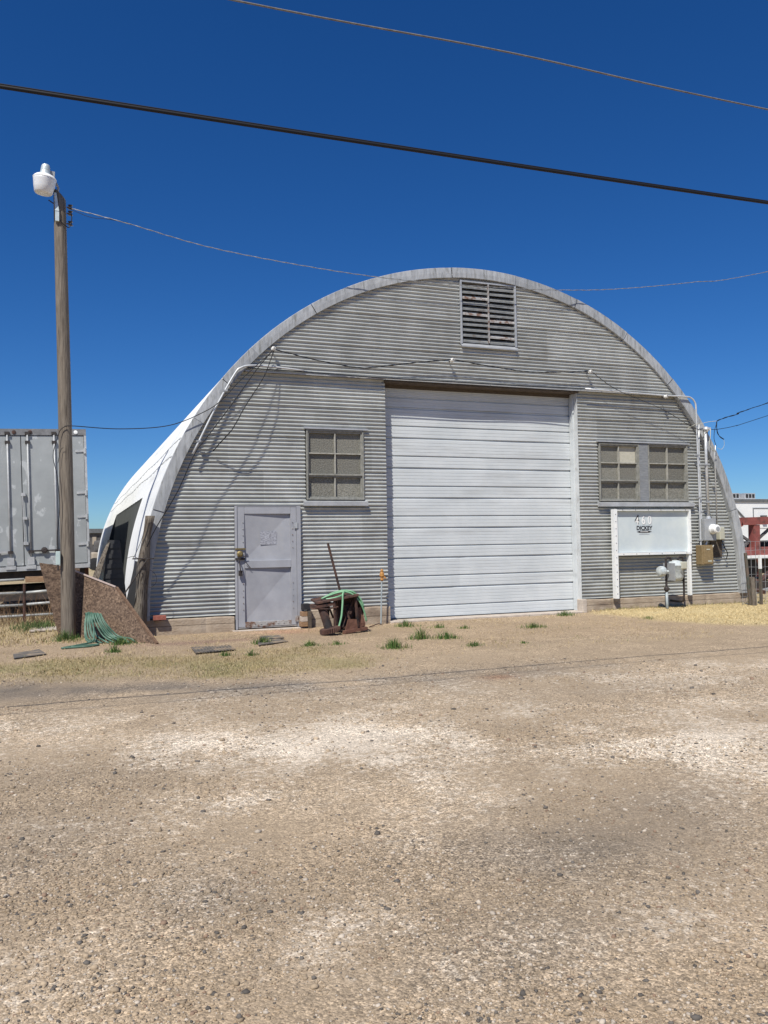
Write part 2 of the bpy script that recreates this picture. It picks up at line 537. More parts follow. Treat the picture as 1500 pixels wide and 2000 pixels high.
def np_mesh(name, verts, faces, material, tint=None, smooth=False):
    """fast mesh: verts (n,3), faces (m,k) all of one size; tint (n,3)"""
    me = bpy.data.meshes.new(name)
    nv, (nf, k) = len(verts), faces.shape
    me.vertices.add(nv)
    me.vertices.foreach_set('co', np.ascontiguousarray(verts, np.float32).ravel())
    me.loops.add(nf * k)
    me.loops.foreach_set('vertex_index', np.ascontiguousarray(faces, np.int32).ravel())
    me.polygons.add(nf)
    me.polygons.foreach_set('loop_start', np.arange(0, nf * k, k, dtype=np.int32))
    if smooth:
        me.polygons.foreach_set('use_smooth', np.ones(nf, bool))
    me.update(calc_edges=True)
    if tint is not None:
        at = me.attributes.new('tint', 'FLOAT_COLOR', 'POINT')
        if tint.shape[1] == 3: tint = np.c_[tint, np.ones(nv)]
        at.data.foreach_set('color', tint.astype(np.float32).ravel())
    me.materials.append(MT[material])
    o = bpy.data.objects.new(name, me)
    COL.objects.link(o)
    return o

def vnoise(x, y, seed, f=1.0, octs=4):
    """cheap smooth value noise, about -1..1"""
    g = np.random.default_rng(seed)
    T = g.random((64, 64))
    out = np.zeros(np.shape(x))
    amp, tot = 1.0, 0.0
    for o in range(octs):
        u, v = np.asarray(x) * f + 17.3 * o, np.asarray(y) * f + 9.1 * o
        i, j = np.floor(u).astype(int), np.floor(v).astype(int)
        a, b = u - i, v - j
        a, b = a * a * (3 - 2 * a), b * b * (3 - 2 * b)
        q = lambda p, r: T[p % 64, r % 64]
        out = out + amp * ((q(i, j) * (1 - a) + q(i + 1, j) * a) * (1 - b) + (q(i, j + 1) * (1 - a) + q(i + 1, j + 1) * a) * b)
        tot += amp
        amp *= 0.5
        f *= 2.03
    return out / tot * 2 - 1

# ------------------------------------------------------------------ ground
def sstep(a, b, x):
    t = np.clip((x - a) / (b - a), 0, 1)
    return t * t * (3 - 2 * t)

def grass_left(x, y):     # edge of the dry mown strip in front of the entry door
    near = 10.0 - 0.45 * (x + 0.7) * (x < 1.5) + np.where(x >= 1.5, -0.99 + 0.18 * (x - 1.5), 0)
    n = 0.35 * vnoise(x, y, 3, 1.3)
    m = sstep(-0.15, 0.35, y - near + n) * sstep(0.0, 0.9, 11.9 - y + n + 0.25 * vnoise(x, y, 41, 0.8)) * sstep(0.0, 0.9, 3.9 - x + n * 1.2)
    return m

def straw_right(x, y):    # straw coloured grass under the gas meter
    near = 12.6 - 1.15 * (x - 8.7)
    near = np.where(x > 10.2, np.maximum(8.9, 10.9 - 0.9 * (x - 10.2)), near)
    n = 0.4 * vnoise(x, y, 5, 1.1)
    return sstep(-0.2, 0.5, y - near + n) * sstep(0, 0.7, x - 9.35 + n)

def ground_tint(x, y, want_white=False):
    c = np.empty(x.shape + (3,))
    base = np.array([0.350, 0.266, 0.178])
    white = np.array([0.60, 0.50, 0.385])
    grey = np.array([0.185, 0.153, 0.118])
    dark = np.array([0.17, 0.142, 0.113])
    soil = np.array([0.33, 0.245, 0.160])
    straw = np.array([0.48, 0.38, 0.20])
    green = np.array([0.235, 0.20, 0.088])
    c[:] = base
    def mixin(m, col):
        m = np.clip(m, 0, 1)[..., None]
        c[:] = c * (1 - m) + col * m
    n1 = vnoise(x, y, 11, 0.7)
    n2 = vnoise(x, y, 12, 1.9)
    n3 = vnoise(x, y, 13, 0.35)
    # pale caliche band, y 4..8
    n4 = vnoise(x, y, 14, 5.0)
    band = np.exp(-((y - (6.9 - 0.55 * x)) / 1.5) ** 2) * sstep(-1.6, 1.2, x) * sstep(10, 6.0, x)
    wm = band * np.clip(0.58 + 0.55 * n2 + 0.45 * n1 + 0.35 * n4, 0, 1) * 0.97
    wm = np.maximum(wm, np.exp(-(((x - 1.2) / 1.0) ** 2 + ((y - 4.9) / 1.1) ** 2)) * np.clip(0.30 + 0.5 * n2 + 0.4 * n4, 0, 1))
    wm = np.maximum(wm, np.exp(-(((x - 0.92) / 0.35) ** 2 + ((y - 3.03) / 0.3) ** 2)) * np.clip(0.55 + 0.6 * n4, 0, 1))
    wm = np.maximum(wm, np.exp(-(((x - 0.2) / 0.3) ** 2 + ((y - 3.3) / 0.16) ** 2)) * np.clip(0.40 + 0.6 * n4, 0, 1))
    wm = np.maximum(wm, np.clip(0.20 + 0.6 * (n2 * 0.6 + n1 * 0.5 + n4 * 0.3), 0, 0.48) * sstep(1.0, 3.0, y) * sstep(9.2, 8.0, y))
    mixin(wm * 0.25, white)
    # darker fines
    for px, py, sx, sy, k in ((2.35, 3.40, 0.80, 0.45, 0.85), (1.5, 2.7, 0.5, 0.3, 0.4), (-0.22, 4.5, 0.5, 0.8, 0.35), (0.55, 3.5, 0.3, 0.3, 0.4),
                              (0.0, 5.6, 1.2, 0.5, 0.2), (3.3, 3.9, 0.6, 0.5, 0.35), (5.0, 6.6, 1.4, 0.6, 0.3)):
        b = np.exp(-(((x - px) / sx) ** 2 + ((y - py) / sy) ** 2))
        mixin(b * (0.75 + 0.5 * n2) * k * 1.2, grey)
    # dark strip between the gravel and the grass
    mid = np.where(x < 2.5, 9.25 - 0.32 * (x + 0.6), 8.25 - 0.05 * (x - 2.5))
    strip = np.exp(-((y - mid + 0.2 * n1) / np.where(x < 1.2, 0.72, 0.55)) ** 2) * sstep(7.5, 4.2, x)
    mixin(strip * np.clip(0.62 + 0.8 * n2 + 0.3 * n4, 0.1, 0.95) * np.where(x > 2.8, 0.75, 1.0), dark)
    # soil beside the building
    mixin(sstep(9.6, 10.8, y + 0.5 * n1 + np.where(x > 6, -0.2, 0.0)) * 0.9, soil)
    mixin(np.exp(-(((x - 1.9) / 1.1) ** 2 + ((y - 12.75) / 0.22) ** 2)) * 0.7, np.array([0.20, 0.125, 0.10]))
    mixin(np.exp(-(((x - 3.4) / 0.5) ** 2 + ((y - 13.6) / 0.35) ** 2)) * 0.7, np.array([0.38, 0.21, 0.14]))
    mixin(np.exp(-(((x - 4.3) / 0.2) ** 2 + ((y - 7.9) / 0.15) ** 2)) * 0.7, np.array([0.20, 0.105, 0.065]))
    g = grass_left(x, y)
    mixin(g * 0.7 * np.clip(0.7 + n2, 0.2, 1), np.array([0.285, 0.23, 0.125]))
    mixin(g * sstep(0.0, 0.5, n2) * 0.4, green)
    s = straw_right(x, y)
    mixin(s * 0.92, straw)
    mixin(s * sstep(0.1, 0.6, n2) * 0.35, soil)
    # behind and beside the hut: dry grass and earth tones, darker at the trailer
    far = sstep(13.5, 16, y) * np.maximum(sstep(0.9, 0.2, x), sstep(13.9, 15, x))
    mixin(far * 0.8, np.array([0.34, 0.265, 0.155]))
    mixin(sstep(17.5, 19.5, y) * sstep(1.2, 0.4, x) * sstep(34, 31, y) * 0.7, np.array([0.15, 0.12, 0.09]))  # ground colour darker under the trailer, from its rear to its far end
    mixin(sstep(36, 45, y), np.array([0.36, 0.29, 0.17]))
    # broad faint wheel ways across the yard
    tr = np.sin((y + 0.12 * x + 0.25 * n1) * 3.1) * 0.5 + 0.5
    c *= (1 + 0.07 * (tr - 0.5) * sstep(9.5, 8.5, y) + 0.10 * n1)[..., None]
    return (c, wm) if want_white else c

def build_ground():
    def axis(a, b, step, lo, hi):
        core = np.arange(a, b + 1e-6, step)
        g = step * 1.35 ** np.arange(1, 40)
        up = b + np.cumsum(g)
        dn = a - np.cumsum(g)
        up = up[up < hi]
        dn = dn[dn > lo]
        return np.r_[lo, dn[::-1], core, up, hi]
    xs = axis(-3.0, 17.0, 0.085, -1500, 1500)
    ys = axis(0.8, 20.0, 0.085, -1500, 2500)
    X, Y = np.meshgrid(xs, ys)
    near = (np.abs(X - 7) < 14) & (Y < 22) & (Y > -3)
    Z = np.where(near, 0.012 * vnoise(X, Y, 21, 0.6) + 0.008 * vnoise(X, Y, 22, 3.0), 0)
    Z = Z + 0.03 * straw_right(X, Y) * near
    Z = np.where((Y > 14.05) & (X > 1) & (X < 13.9), -0.01, Z)
    t, wm = ground_tint(X, Y, True)
    t = np.concatenate([t, wm[..., None]], -1)
    nx, ny = len(xs), len(ys)
    i = np.arange(nx * ny).reshape(ny, nx)
    f = np.stack([i[:-1, :-1], i[:-1, 1:], i[1:, 1:], i[1:, :-1]], -1).reshape(-1, 4)
    v = np.stack([X, Y, Z], -1).reshape(-1, 3)
    o = np_mesh('ground', v, f, 'ground', t.reshape(-1, 4), True)
    tag(o, 'tan gravel yard with pale caliche patches and worn dry grass', kind='structure')
build_ground()

def gz(x, y):
    return float(0.012 * vnoise(np.array(x), np.array(y), 21, 0.6) + 0.03 * straw_right(np.array([float(x)]), np.array([float(y)]))[0])

def build_stones():
    t = (1 + 5 ** 0.5) / 2
    iv = np.array([(-1, t, 0), (1, t, 0), (-1, -t, 0), (1, -t, 0), (0, -1, t), (0, 1, t), (0, -1, -t), (0, 1, -t),
                   (t, 0, -1), (t, 0, 1), (-t, 0, -1), (-t, 0, 1)], float) / math.sqrt(1 + t * t)
    jf = np.array([(0, 11, 5), (0, 5, 1), (0, 1, 7), (0, 7, 10), (0, 10, 11), (1, 5, 9), (5, 11, 4), (11, 10, 2), (10, 7, 6), (7, 1, 8),
                   (3, 9, 4), (3, 4, 2), (3, 2, 6), (3, 6, 8), (3, 8, 9), (4, 9, 5), (2, 4, 11), (6, 2, 10), (8, 6, 7), (9, 8, 1)])
    n = 130000
    # more stones close to where people stand, thinning out with distance
    r = 1.9 * (10.5 / 1.9) ** RNG.random(n)
    a = np.radians(RNG.uniform(-12, 55, n))
    x, y = r * np.sin(a), r * np.cos(a)
    keep = (grass_left(x, y) < 0.4) & (straw_right(x, y) < 0.4) & (y < 10.6)
    clump = vnoise(x, y, 33, 1.5) + 0.6 * vnoise(x, y, 34, 4.0)
    clump = clump + 0.9 * vnoise(x, y, 35, 0.55)
    keep &= RNG.random(n) < np.clip(0.45 + 0.75 * clump, 0.05, 1)
    x, y, clump = x[keep], y[keep], clump[keep]
    n = len(x)
    s = np.exp(RNG.normal(math.log(0.0042), 0.40, n))
    big = RNG.random(n) < 0.02
    s[big] *= RNG.uniform(1.6, 2.6, big.sum())
    s = np.clip(s, 0.0022, 0.016)
    dist = np.hypot(x, y)
    s *= np.clip(0.75 + dist * 0.075, 0.9, 1.4)
    sh = np.stack([RNG.uniform(0.75, 1.35, n), RNG.uniform(0.75, 1.25, n), RNG.uniform(0.4, 0.8, n)], -1) * s[:, None]
    jit = 1 + RNG.uniform(-0.34, 0.30, (n, 12, 1))
    v = iv[None] * jit * sh[:, None, :]
    th = RNG.uniform(0, 6.283, n)
    c, d = np.cos(th)[:, None], np.sin(th)[:, None]
    v = np.stack([v[..., 0] * c - v[..., 1] * d, v[..., 0] * d + v[..., 1] * c, v[..., 2]], -1)
    zz = 0.012 * vnoise(x, y, 21, 0.6) + 0.008 * vnoise(x, y, 22, 3.0)
    v += np.stack([x, y, zz + sh[:, 2] * 0.25], -1)[:, None, :]
    base = ground_tint(x, y)
    k = RNG.random(n)
    k[big] = RNG.uniform(0.1, 1, big.sum())
    col = base * RNG.uniform(0.75, 1.2, (n, 1))
    col = np.where((k < 0.17)[:, None], np.array([0.47, 0.40, 0.32]) * RNG.uniform(0.8, 1.15, (n, 1)), col)
    col = np.where(((k > 0.17) & (k < 0.29))[:, None], np.array([0.125, 0.11, 0.095]) * RNG.uniform(0.7, 1.2, (n, 1)), col)
    col = np.where(((k > 0.29) & (k < 0.33))[:, None], np.array([0.26, 0.175, 0.12]) * RNG.uniform(0.8, 1.1, (n, 1)), col)
    f = (jf[None] + (np.arange(n) * 12)[:, None, None]).reshape(-1, 3)
    o = np_mesh('gravel', v.reshape(-1, 3), f, 'stone', np.repeat(col, 12, 0))
    tag(o, 'loose tan and grey gravel scattered over the yard', kind='stuff')
build_stones()

def blades(name, label, x, y, h, w, col, lean=0.5, kind='stuff', parent=None, z0=None):
    n = len(x)
    a = RNG.uniform(0, 6.283, n)
    la = RNG.uniform(0, 6.283, n)
    ln = np.abs(RNG.normal(0, lean, n)) * h
    dx, dy = np.cos(a) * w / 2, np.sin(a) * w / 2
    z = np.zeros(n) if z0 is None else z0
    lx, ly = np.cos(la) * ln, np.sin(la) * ln
    v = np.stack([np.stack([x - dx, y - dy, z - 0.01], -1), np.stack([x + dx, y + dy, z - 0.01], -1),
                  np.stack([x + dx * .7 + lx * .35, y + dy * .7 + ly * .35, z + h * .6], -1),
                  np.stack([x + lx, y + ly, z + h], -1), np.stack([x - dx * .7 + lx * .35, y - dy * .7 + ly * .35, z + h * .6], -1)], 1)
    o5 = (np.arange(n) * 5)[:, None]
    f = np.concatenate([np.array([[0, 1, 2]]) + o5, np.array([[0, 2, 4]]) + o5, np.array([[4, 2, 3]]) + o5], 0)
    if parent is not None:
        v = v - np.array(parent.location)
    o = np_mesh(name, v.reshape(-1, 3), f, 'blade', np.repeat(col, 5, 0))
    if parent is not None:
        o.parent = parent
        o['kind'] = 'stuff'
    else:
        tag(o, label, kind=kind)
    return o

def grass_fields():
    n = 80000
    x, y = RNG.uniform(-3, 4.6, n), RNG.uniform(8.3, 12.6, n)
    k = RNG.random(n) < grass_left(x, y) * np.clip(0.55 + 0.9 * vnoise(x, y, 54, 1.8), 0.12, 1)
    x, y = x[k], y[k]
    n = len(x)
    gm = sstep(-0.2, 0.6, vnoise(x, y, 51, 1.2) + 0.6 * RNG.normal(0, 0.4, n))[:, None]
    col = (np.array([0.37, 0.285, 0.15]) * (1 - gm) + np.array([0.21, 0.205, 0.085]) * gm) * RNG.uniform(0.65, 1.25, (n, 1))
    blades('dry_grass', 'short dry yellow green grass strip before the entry door', x, y, RNG.uniform(0.008, 0.03, n), 0.006, col, 1.1)
    n = 90000
    x, y = RNG.uniform(8.6, 17, n), RNG.uniform(8.6, 14.1, n)
    k = (RNG.random(n) < straw_right(x, y) * (0.35 + 0.65 * sstep(-0.5, 0.3, vnoise(x, y, 52, 1.6))))
    x, y = x[k], y[k]
    n = len(x)
    col = np.array([0.64, 0.515, 0.285]) * RNG.uniform(0.6, 1.2, (n, 1)) * np.array([1, 1, 1])
    blades('straw_grass', 'flattened straw yellow grass under the gas meter', x, y, RNG.uniform(0.008, 0.028, n), 0.007, col, 2.2,
           z0=np.full(n, 0.03))
    # thin dry wisps on the bare soil and along the walls
    n = 26000
    x, y = RNG.uniform(-3, 9.5, n), RNG.uniform(9.6, 14.0, n)
    k = RNG.random(n) < np.clip(0.3 + 0.8 * vnoise(x, y, 53, 1.4), 0.02, 0.8)
    x, y = x[k], y[k]
    n = len(x)
    col = np.array([0.47, 0.36, 0.20]) * RNG.uniform(0.6, 1.2, (n, 1))
    blades('dry_litter', 'thin dry grass litter on the bare soil by the hut', x, y, RNG.uniform(0.006, 0.03, n), 0.007, col, 1.8)
    n = 7000
    x, y = RNG.uniform(-2, 8.5, n), RNG.uniform(9.8, 13.9, n)
    k = RNG.random(n) < np.clip(-0.15 + 1.3 * vnoise(x, y, 55, 1.7) + 0.5 * vnoise(x, y, 56, 5.0), 0, 1) * 0.9
    x, y = x[k], y[k]
    n = len(x)
    col = np.array([0.11, 0.14, 0.05]) * RNG.uniform(0.6, 1.7, (n, 1)) + np.where(RNG.random((n, 1)) < 0.35, np.array([0.16, 0.11, 0.05]), 0)
    blades('sparse_weeds', 'sparse low green weeds scattered on the soil by the hut', x, y, RNG.uniform(0.008, 0.05, n), 0.007, col, 1.0)
    n = 9000
    x, y = RNG.uniform(-4, 0.6, n), RNG.uniform(13.4, 19.5, n)
    col = np.array([0.42, 0.33, 0.18]) * RNG.uniform(0.6, 1.2, (n, 1))
    blades('dry_grass', 'dry tan grass around the pipe gate', x, y, RNG.uniform(0.02, 0.07, n), 0.012, col, 1.0)
    # brown weeds standing in the pipe gate under the trailer
    n = 700
    x, y = RNG.uniform(-2.4, 0.1, n), RNG.uniform(17.0, 18.8, n)
    col = np.array([0.13, 0.08, 0.045]) * RNG.uniform(0.5, 2.0, (n, 1))
    blades('dead_weeds', 'brown dead weeds standing in the pipe gate', x, y, RNG.uniform(0.1, 1.0, n) ** 1.6 * 0.7, 0.009, col, 0.85)
    n = 800
    x, y = RNG.normal(-0.5, 0.2, n), RNG.normal(16.4, 0.35, n)
    col = np.array([0.075, 0.105, 0.035]) * RNG.uniform(0.5, 1.6, (n, 1))
    blades('green_grass', 'low green grass patch behind the utility pole', x, y, RNG.uniform(0.03, 0.14, n), 0.011, col, 0.8)
    n = 1100
    x, y = RNG.uniform(9.9, 16.0, n), RNG.normal(14.0, 0.04, n)
    col = np.array([0.24, 0.22, 0.08]) * RNG.uniform(0.6, 1.5, (n, 1))
    blades('wall_grass', 'sparse green and straw grass along the right footing', x, y, RNG.uniform(0.02, 0.12, n) * RNG.random(n), 0.008, col, 0.7,
           z0=np.full(n, 0.02))
grass_fields()

TUFTS = [  # x, y, radius, height, blades, label
    (-0.02, 13.9, 0.26, 0.20, 420, 'green grass tuft at the foot of the utility pole'),
    (0.75, 13.05, 0.22, 0.15, 300, 'green leafy tuft between the hose coil and the strand board'),
    (0.60, 12.15, 0.14, 0.13, 170, 'small green tuft in front of the coiled hose'),
    (2.68, 12.10, 0.16, 0.15, 260, 'green tuft growing on the black mat before the entry door'),
    (3.22, 11.45, 0.15, 0.10, 180, 'low green tuft right of the black mat'),
    (3.60, 11.40, 0.14, 0.08, 120, 'small sparse tuft in front of the rusty machine'),
    (4.18, 10.65, 0.22, 0.17, 380, 'large round green tuft left of the garage door shadow'),
    (5.45, 13.30, 0.20, 0.15, 280, 'green tuft at the left corner of the garage door'),
    (4.93, 11.45, 0.19, 0.20, 300, 'tall green tuft in the middle of the group before the garage door'),
    (5.30, 11.35, 0.22, 0.14, 300, 'wide green tuft right of the tall one before the garage door'),
    (5.85, 12.85, 0.16, 0.10, 170, 'low tuft close to the garage door bottom panel'),
    (6.20, 12.55, 0.14, 0.08, 140, 'small tuft right of the low one at the garage door'),
    (5.28, 10.40, 0.15, 0.09, 140, 'sparse tuft nearest the dark gravel strip'),
    (7.25, 12.10, 0.22, 0.11, 260, 'wide flat tuft before the middle of the garage door'),
    (8.95, 13.75, 0.22, 0.12, 240, 'dark green tuft at the right foot of the garage door'),
    (1.95, 11.05, 0.11, 0.08, 110, 'small tuft in front of the black floor grate'),
    (2.25, 10.85, 0.10, 0.10, 120, 'small upright tuft right of the black floor grate'),
    (9.75, 12.3, 0.14, 0.07, 90, 'grey green weed at the edge of the straw grass'),
    (6.0, 10.3, 0.10, 0.05, 70, 'tiny weed on the bare soil right of the green tufts'),
]
for x, y, r, h, n, lab in TUFTS:
    t = thing('grass_tuft', (x, y, gz(x, y)), lab, 'grass tuft', 'green grass tufts before the hut')
    r *= 1.25
    n = int(n * 0.9)
    rr = np.abs(RNG.normal(0, 0.55, n)) * r
    aa = RNG.uniform(0, 6.283, n)
    g = RNG.uniform(0.55, 1.5, (n, 1))
    col = np.array([0.060, 0.115, 0.026]) * g + np.where(RNG.random((n, 1)) < 0.14, np.array([0.24, 0.18, 0.085]), 0)
    hh = h * RNG.uniform(0.25, 1.0, n) ** 1.3 * np.clip(1.15 - rr / r * 0.75, 0.15, 1.2)
    blades('blades', None, x + rr * np.cos(aa), y + rr * np.sin(aa) * 0.8, hh, 0.008, col, 0.6, parent=t, z0=np.full(n, gz(x, y)))

# ------------------------------------------------------------------ the hut
CX, CZ, RO = 7.42, 0.31, 6.36
YF = 14.15
PITCH, AMP = 0.0672, 0.0165
hut = thing('quonset_hut', (CX, YF, 0), 'grey corrugated metal quonset hut with white arched roof and large garage door', 'hut')

def chord(z, r):
    dz = max(z - CZ, 0)
    return math.sqrt(max(r * r - dz * dz, 0)) if dz < r else 0.0

OPEN = [(2.66, 3.815, 0.0, 2.13), (3.93, 5.03, 2.20, 3.50), (5.46, 9.60, 0.0, 4.45), (6.985, 8.20, 5.20, 6.43), (10.07, 12.32, 2.20, 3.44)]
DENTS = [(4.6, 1.52, 0.75, 0.10, 0.035), (4.2, 0.95, 0.35, 0.12, 0.03), (2.1, 0.9, 0.5, 0.10, 0.014), (9.8, 0.8, 0.2, 0.15, 0.02),
         (1.75, 1.25, 0.3, 0.06, 0.015), (10.0, 0.62, 0.15, 0.08, 0.02), (4.0, 0.5, 0.25, 0.08, 0.02), (11.4, 1.0, 0.4, 0.06, 0.01),
         (3.7, 3.2, 0.25, 0.05, 0.008), (10.15, 1.25, 0.18, 0.05, 0.012), (13.2, 0.6, 0.3, 0.08, 0.015)]
def sheet(za, zb, xa, xb, y0, tilt, seed):
    rects = [(xa, xb, za, zb)]
    for ox0, ox1, oz0, oz1 in OPEN:
        new = []
        for a, b, c, d in rects:
            if ox1 <= a or ox0 >= b or oz1 <= c or oz0 >= d:
                new.append((a, b, c, d))
                continue
            if ox0 > a: new.append((a, ox0, c, d))
            if ox1 < b: new.append((ox1, b, c, d))
            m0, m1 = max(a, ox0), min(b, ox1)
            if oz0 > c: new.append((m0, m1, c, oz0))
            if oz1 < d: new.append((m0, m1, oz1, d))
        rects = new
    step = PITCH / 6
    for a, b, c, d in rects:
        mb = MB()
        if b - a < 0.02 or d - c < 0.01: continue
        zs = np.r_[np.arange(math.ceil(c / step + 1e-6) * step, d, step)]
        zs = np.r_[c, zs[zs > c + 1e-4], d]
        nx = max(2, int((b - a) / 0.11) + 1)
        rows = []
        for z in zs:
            ch = chord(z, RO - 0.06)
            l, r = max(a, CX - ch), min(b, CX + ch)
            if r - l < 0.01: continue
            xs = np.linspace(l, r, nx)
            low = 1.0 + 2.4 * math.exp(-max(z - 0.3, 0) / 0.7)
            dy = 0.0018 * low * vnoise(xs + 40, np.full(nx, z * 2.0), 61, 1.7, 3)
            dz = 0.0016 * low * vnoise(xs + 10, np.full(nx, z * 1.4), 62, 1.1, 3)
            for px, pz, sx, sz, k in DENTS:
                dy = dy + k * np.exp(-(((xs - px) / sx) ** 2 + ((z - pz) / sz) ** 2))
            y = y0 - AMP * np.cos(2 * math.pi * z / PITCH) + dy + tilt * (z - za)
            rows.append(np.stack([xs, y, z + dz], -1))
        if len(rows) < 2: continue
        v = np.concatenate(rows)
        f = []
        for i in range(len(rows) - 1):
            for k in range(nx - 1):
                o = i * nx + k
                f.append((o, o + 1, o + nx + 1, o + nx))
        mb.add(v, f)
        mb.build('corrugated_sheet', 'galv', hut, smooth=True)

ROWS = [0.27, 0.90, 1.52, 2.14, 2.76, 3.38, 3.93, 4.47]
SEAMS = [[1.0, 2.55, 4.3, 7.5, 10.9, 14], [1.0, 3.9, 7.5, 11.9, 14], [1.0, 2.5, 5.0, 7.5, 10.6, 14], [1.0, 3.2, 7.5, 12.1, 14],
         [1.0, 2.56, 5.2, 7.5, 10.4, 14], [1.0, 3.6, 7.5, 11.2, 14], [1.0, 4.1, 7.5, 10.9, 14]]
k = 0
for i in range(7):
    for j in range(len(SEAMS[i]) - 1):
        k += 1
        sheet(ROWS[i] - (0.03 if i else 0), ROWS[i + 1], SEAMS[i][j] - (0.02 if j else 0), SEAMS[i][j + 1], YF + 0.003 * ((j + i) % 2), 0.017, 100 + k)
UROWS = [4.45, 5.06, 5.66, 6.24, 6.80]
USEAMS = [[1.0, 4.6, 8.25, 11.3, 14], [1.0, 6.2, 8.9, 14], [1.0, 4.9, 9.66, 14], [1.0, 7.1, 14]]
for i in range(4):
    for j in range(len(USEAMS[i]) - 1):
        k += 1
        sheet(UROWS[i] - (0.03 if i else 0), UROWS[i + 1], USEAMS[i][j] - (0.02 if j else 0), USEAMS[i][j + 1], YF - 0.062 + 0.003 * ((j + i) % 2), 0.017, 200 + k)

# ledge flashing where the upper sheets overhang the lower ones
def flashing(x0, x1):
    m = MB()
    m.add([(x0, YF - 0.09, 4.455), (x1, YF - 0.09, 4.455), (x1, YF - 0.088, 4.435), (x0, YF - 0.088, 4.435), (x0, YF + 0.01, 4.452), (x1, YF + 0.01, 4.452)],
          [(0, 3, 2, 1), (0, 1, 5, 4)])
    m.build('flashing', 'galv_flat', hut)
for a, b in ((2.86, 5.44), (5.44, 7.6), (7.6, 9.64), (9.64, 12.08)):
    flashing(a + 0.003, b - 0.003)

# arch trim, cut into sheets
def arc(a, r):
    return CX + r * math.cos(a), CZ + r * math.sin(a)
seam_pts = [(5.19, 6.3), (6.8, 6.67), (4.07, 5.65), (3.05, 4.76), (2.51, 4.24), (2.04, 3.56)]
angs = sorted([math.atan2(z - CZ, x - CX) for x, z in seam_pts] + [math.radians(d) for d in (0, 16, 32, 45, 58, 70, 83, 164, 172, 180)])
for i in range(len(angs) - 1):
    a0, a1 = angs[i] + 0.0006, angs[i + 1] - 0.0006
    n = max(3, int((a1 - a0) / 0.035))
    y0 = 14.03 + 0.012 * (i % 2)
    m = MB()
    vs_ = []
    for q in range(n + 1):
        a = a0 + (a1 - a0) * q / n
        w = 0.003 * vnoise(np.array([a * 18]), np.array([i * 3.0]), 71)[0]
        for r, y in ((RO, 14.13), (RO + 0.004, y0 + 0.012), (RO - 0.004, y0 + w), (RO - 0.10, y0 + w * 2 - 0.004), (RO - 0.185, y0 + w), (RO - 0.19, y0 + 0.01), (RO - 0.19, 14.17)):
            x, z = arc(a, r)
            vs_.append((x, y, z))
    f = []
    for q in range(n):
        for e in range(6):
            o = q * 7 + e
            f.append((o, o + 1, o + 8, o + 7))
    m.add(vs_, f)
    # straight foot below the springing line
    m.build('arch_trim', 'trim', hut)
for sx in (-1, 1):
    m = MB()
    x0, x1 = CX + sx * RO, CX + sx * (RO - 0.19)
    m.box(min(x0, x1), max(x0, x1), 14.04, 14.3, 0.24, CZ - 0.004)
    m.build('arch_trim', 'trim', hut)

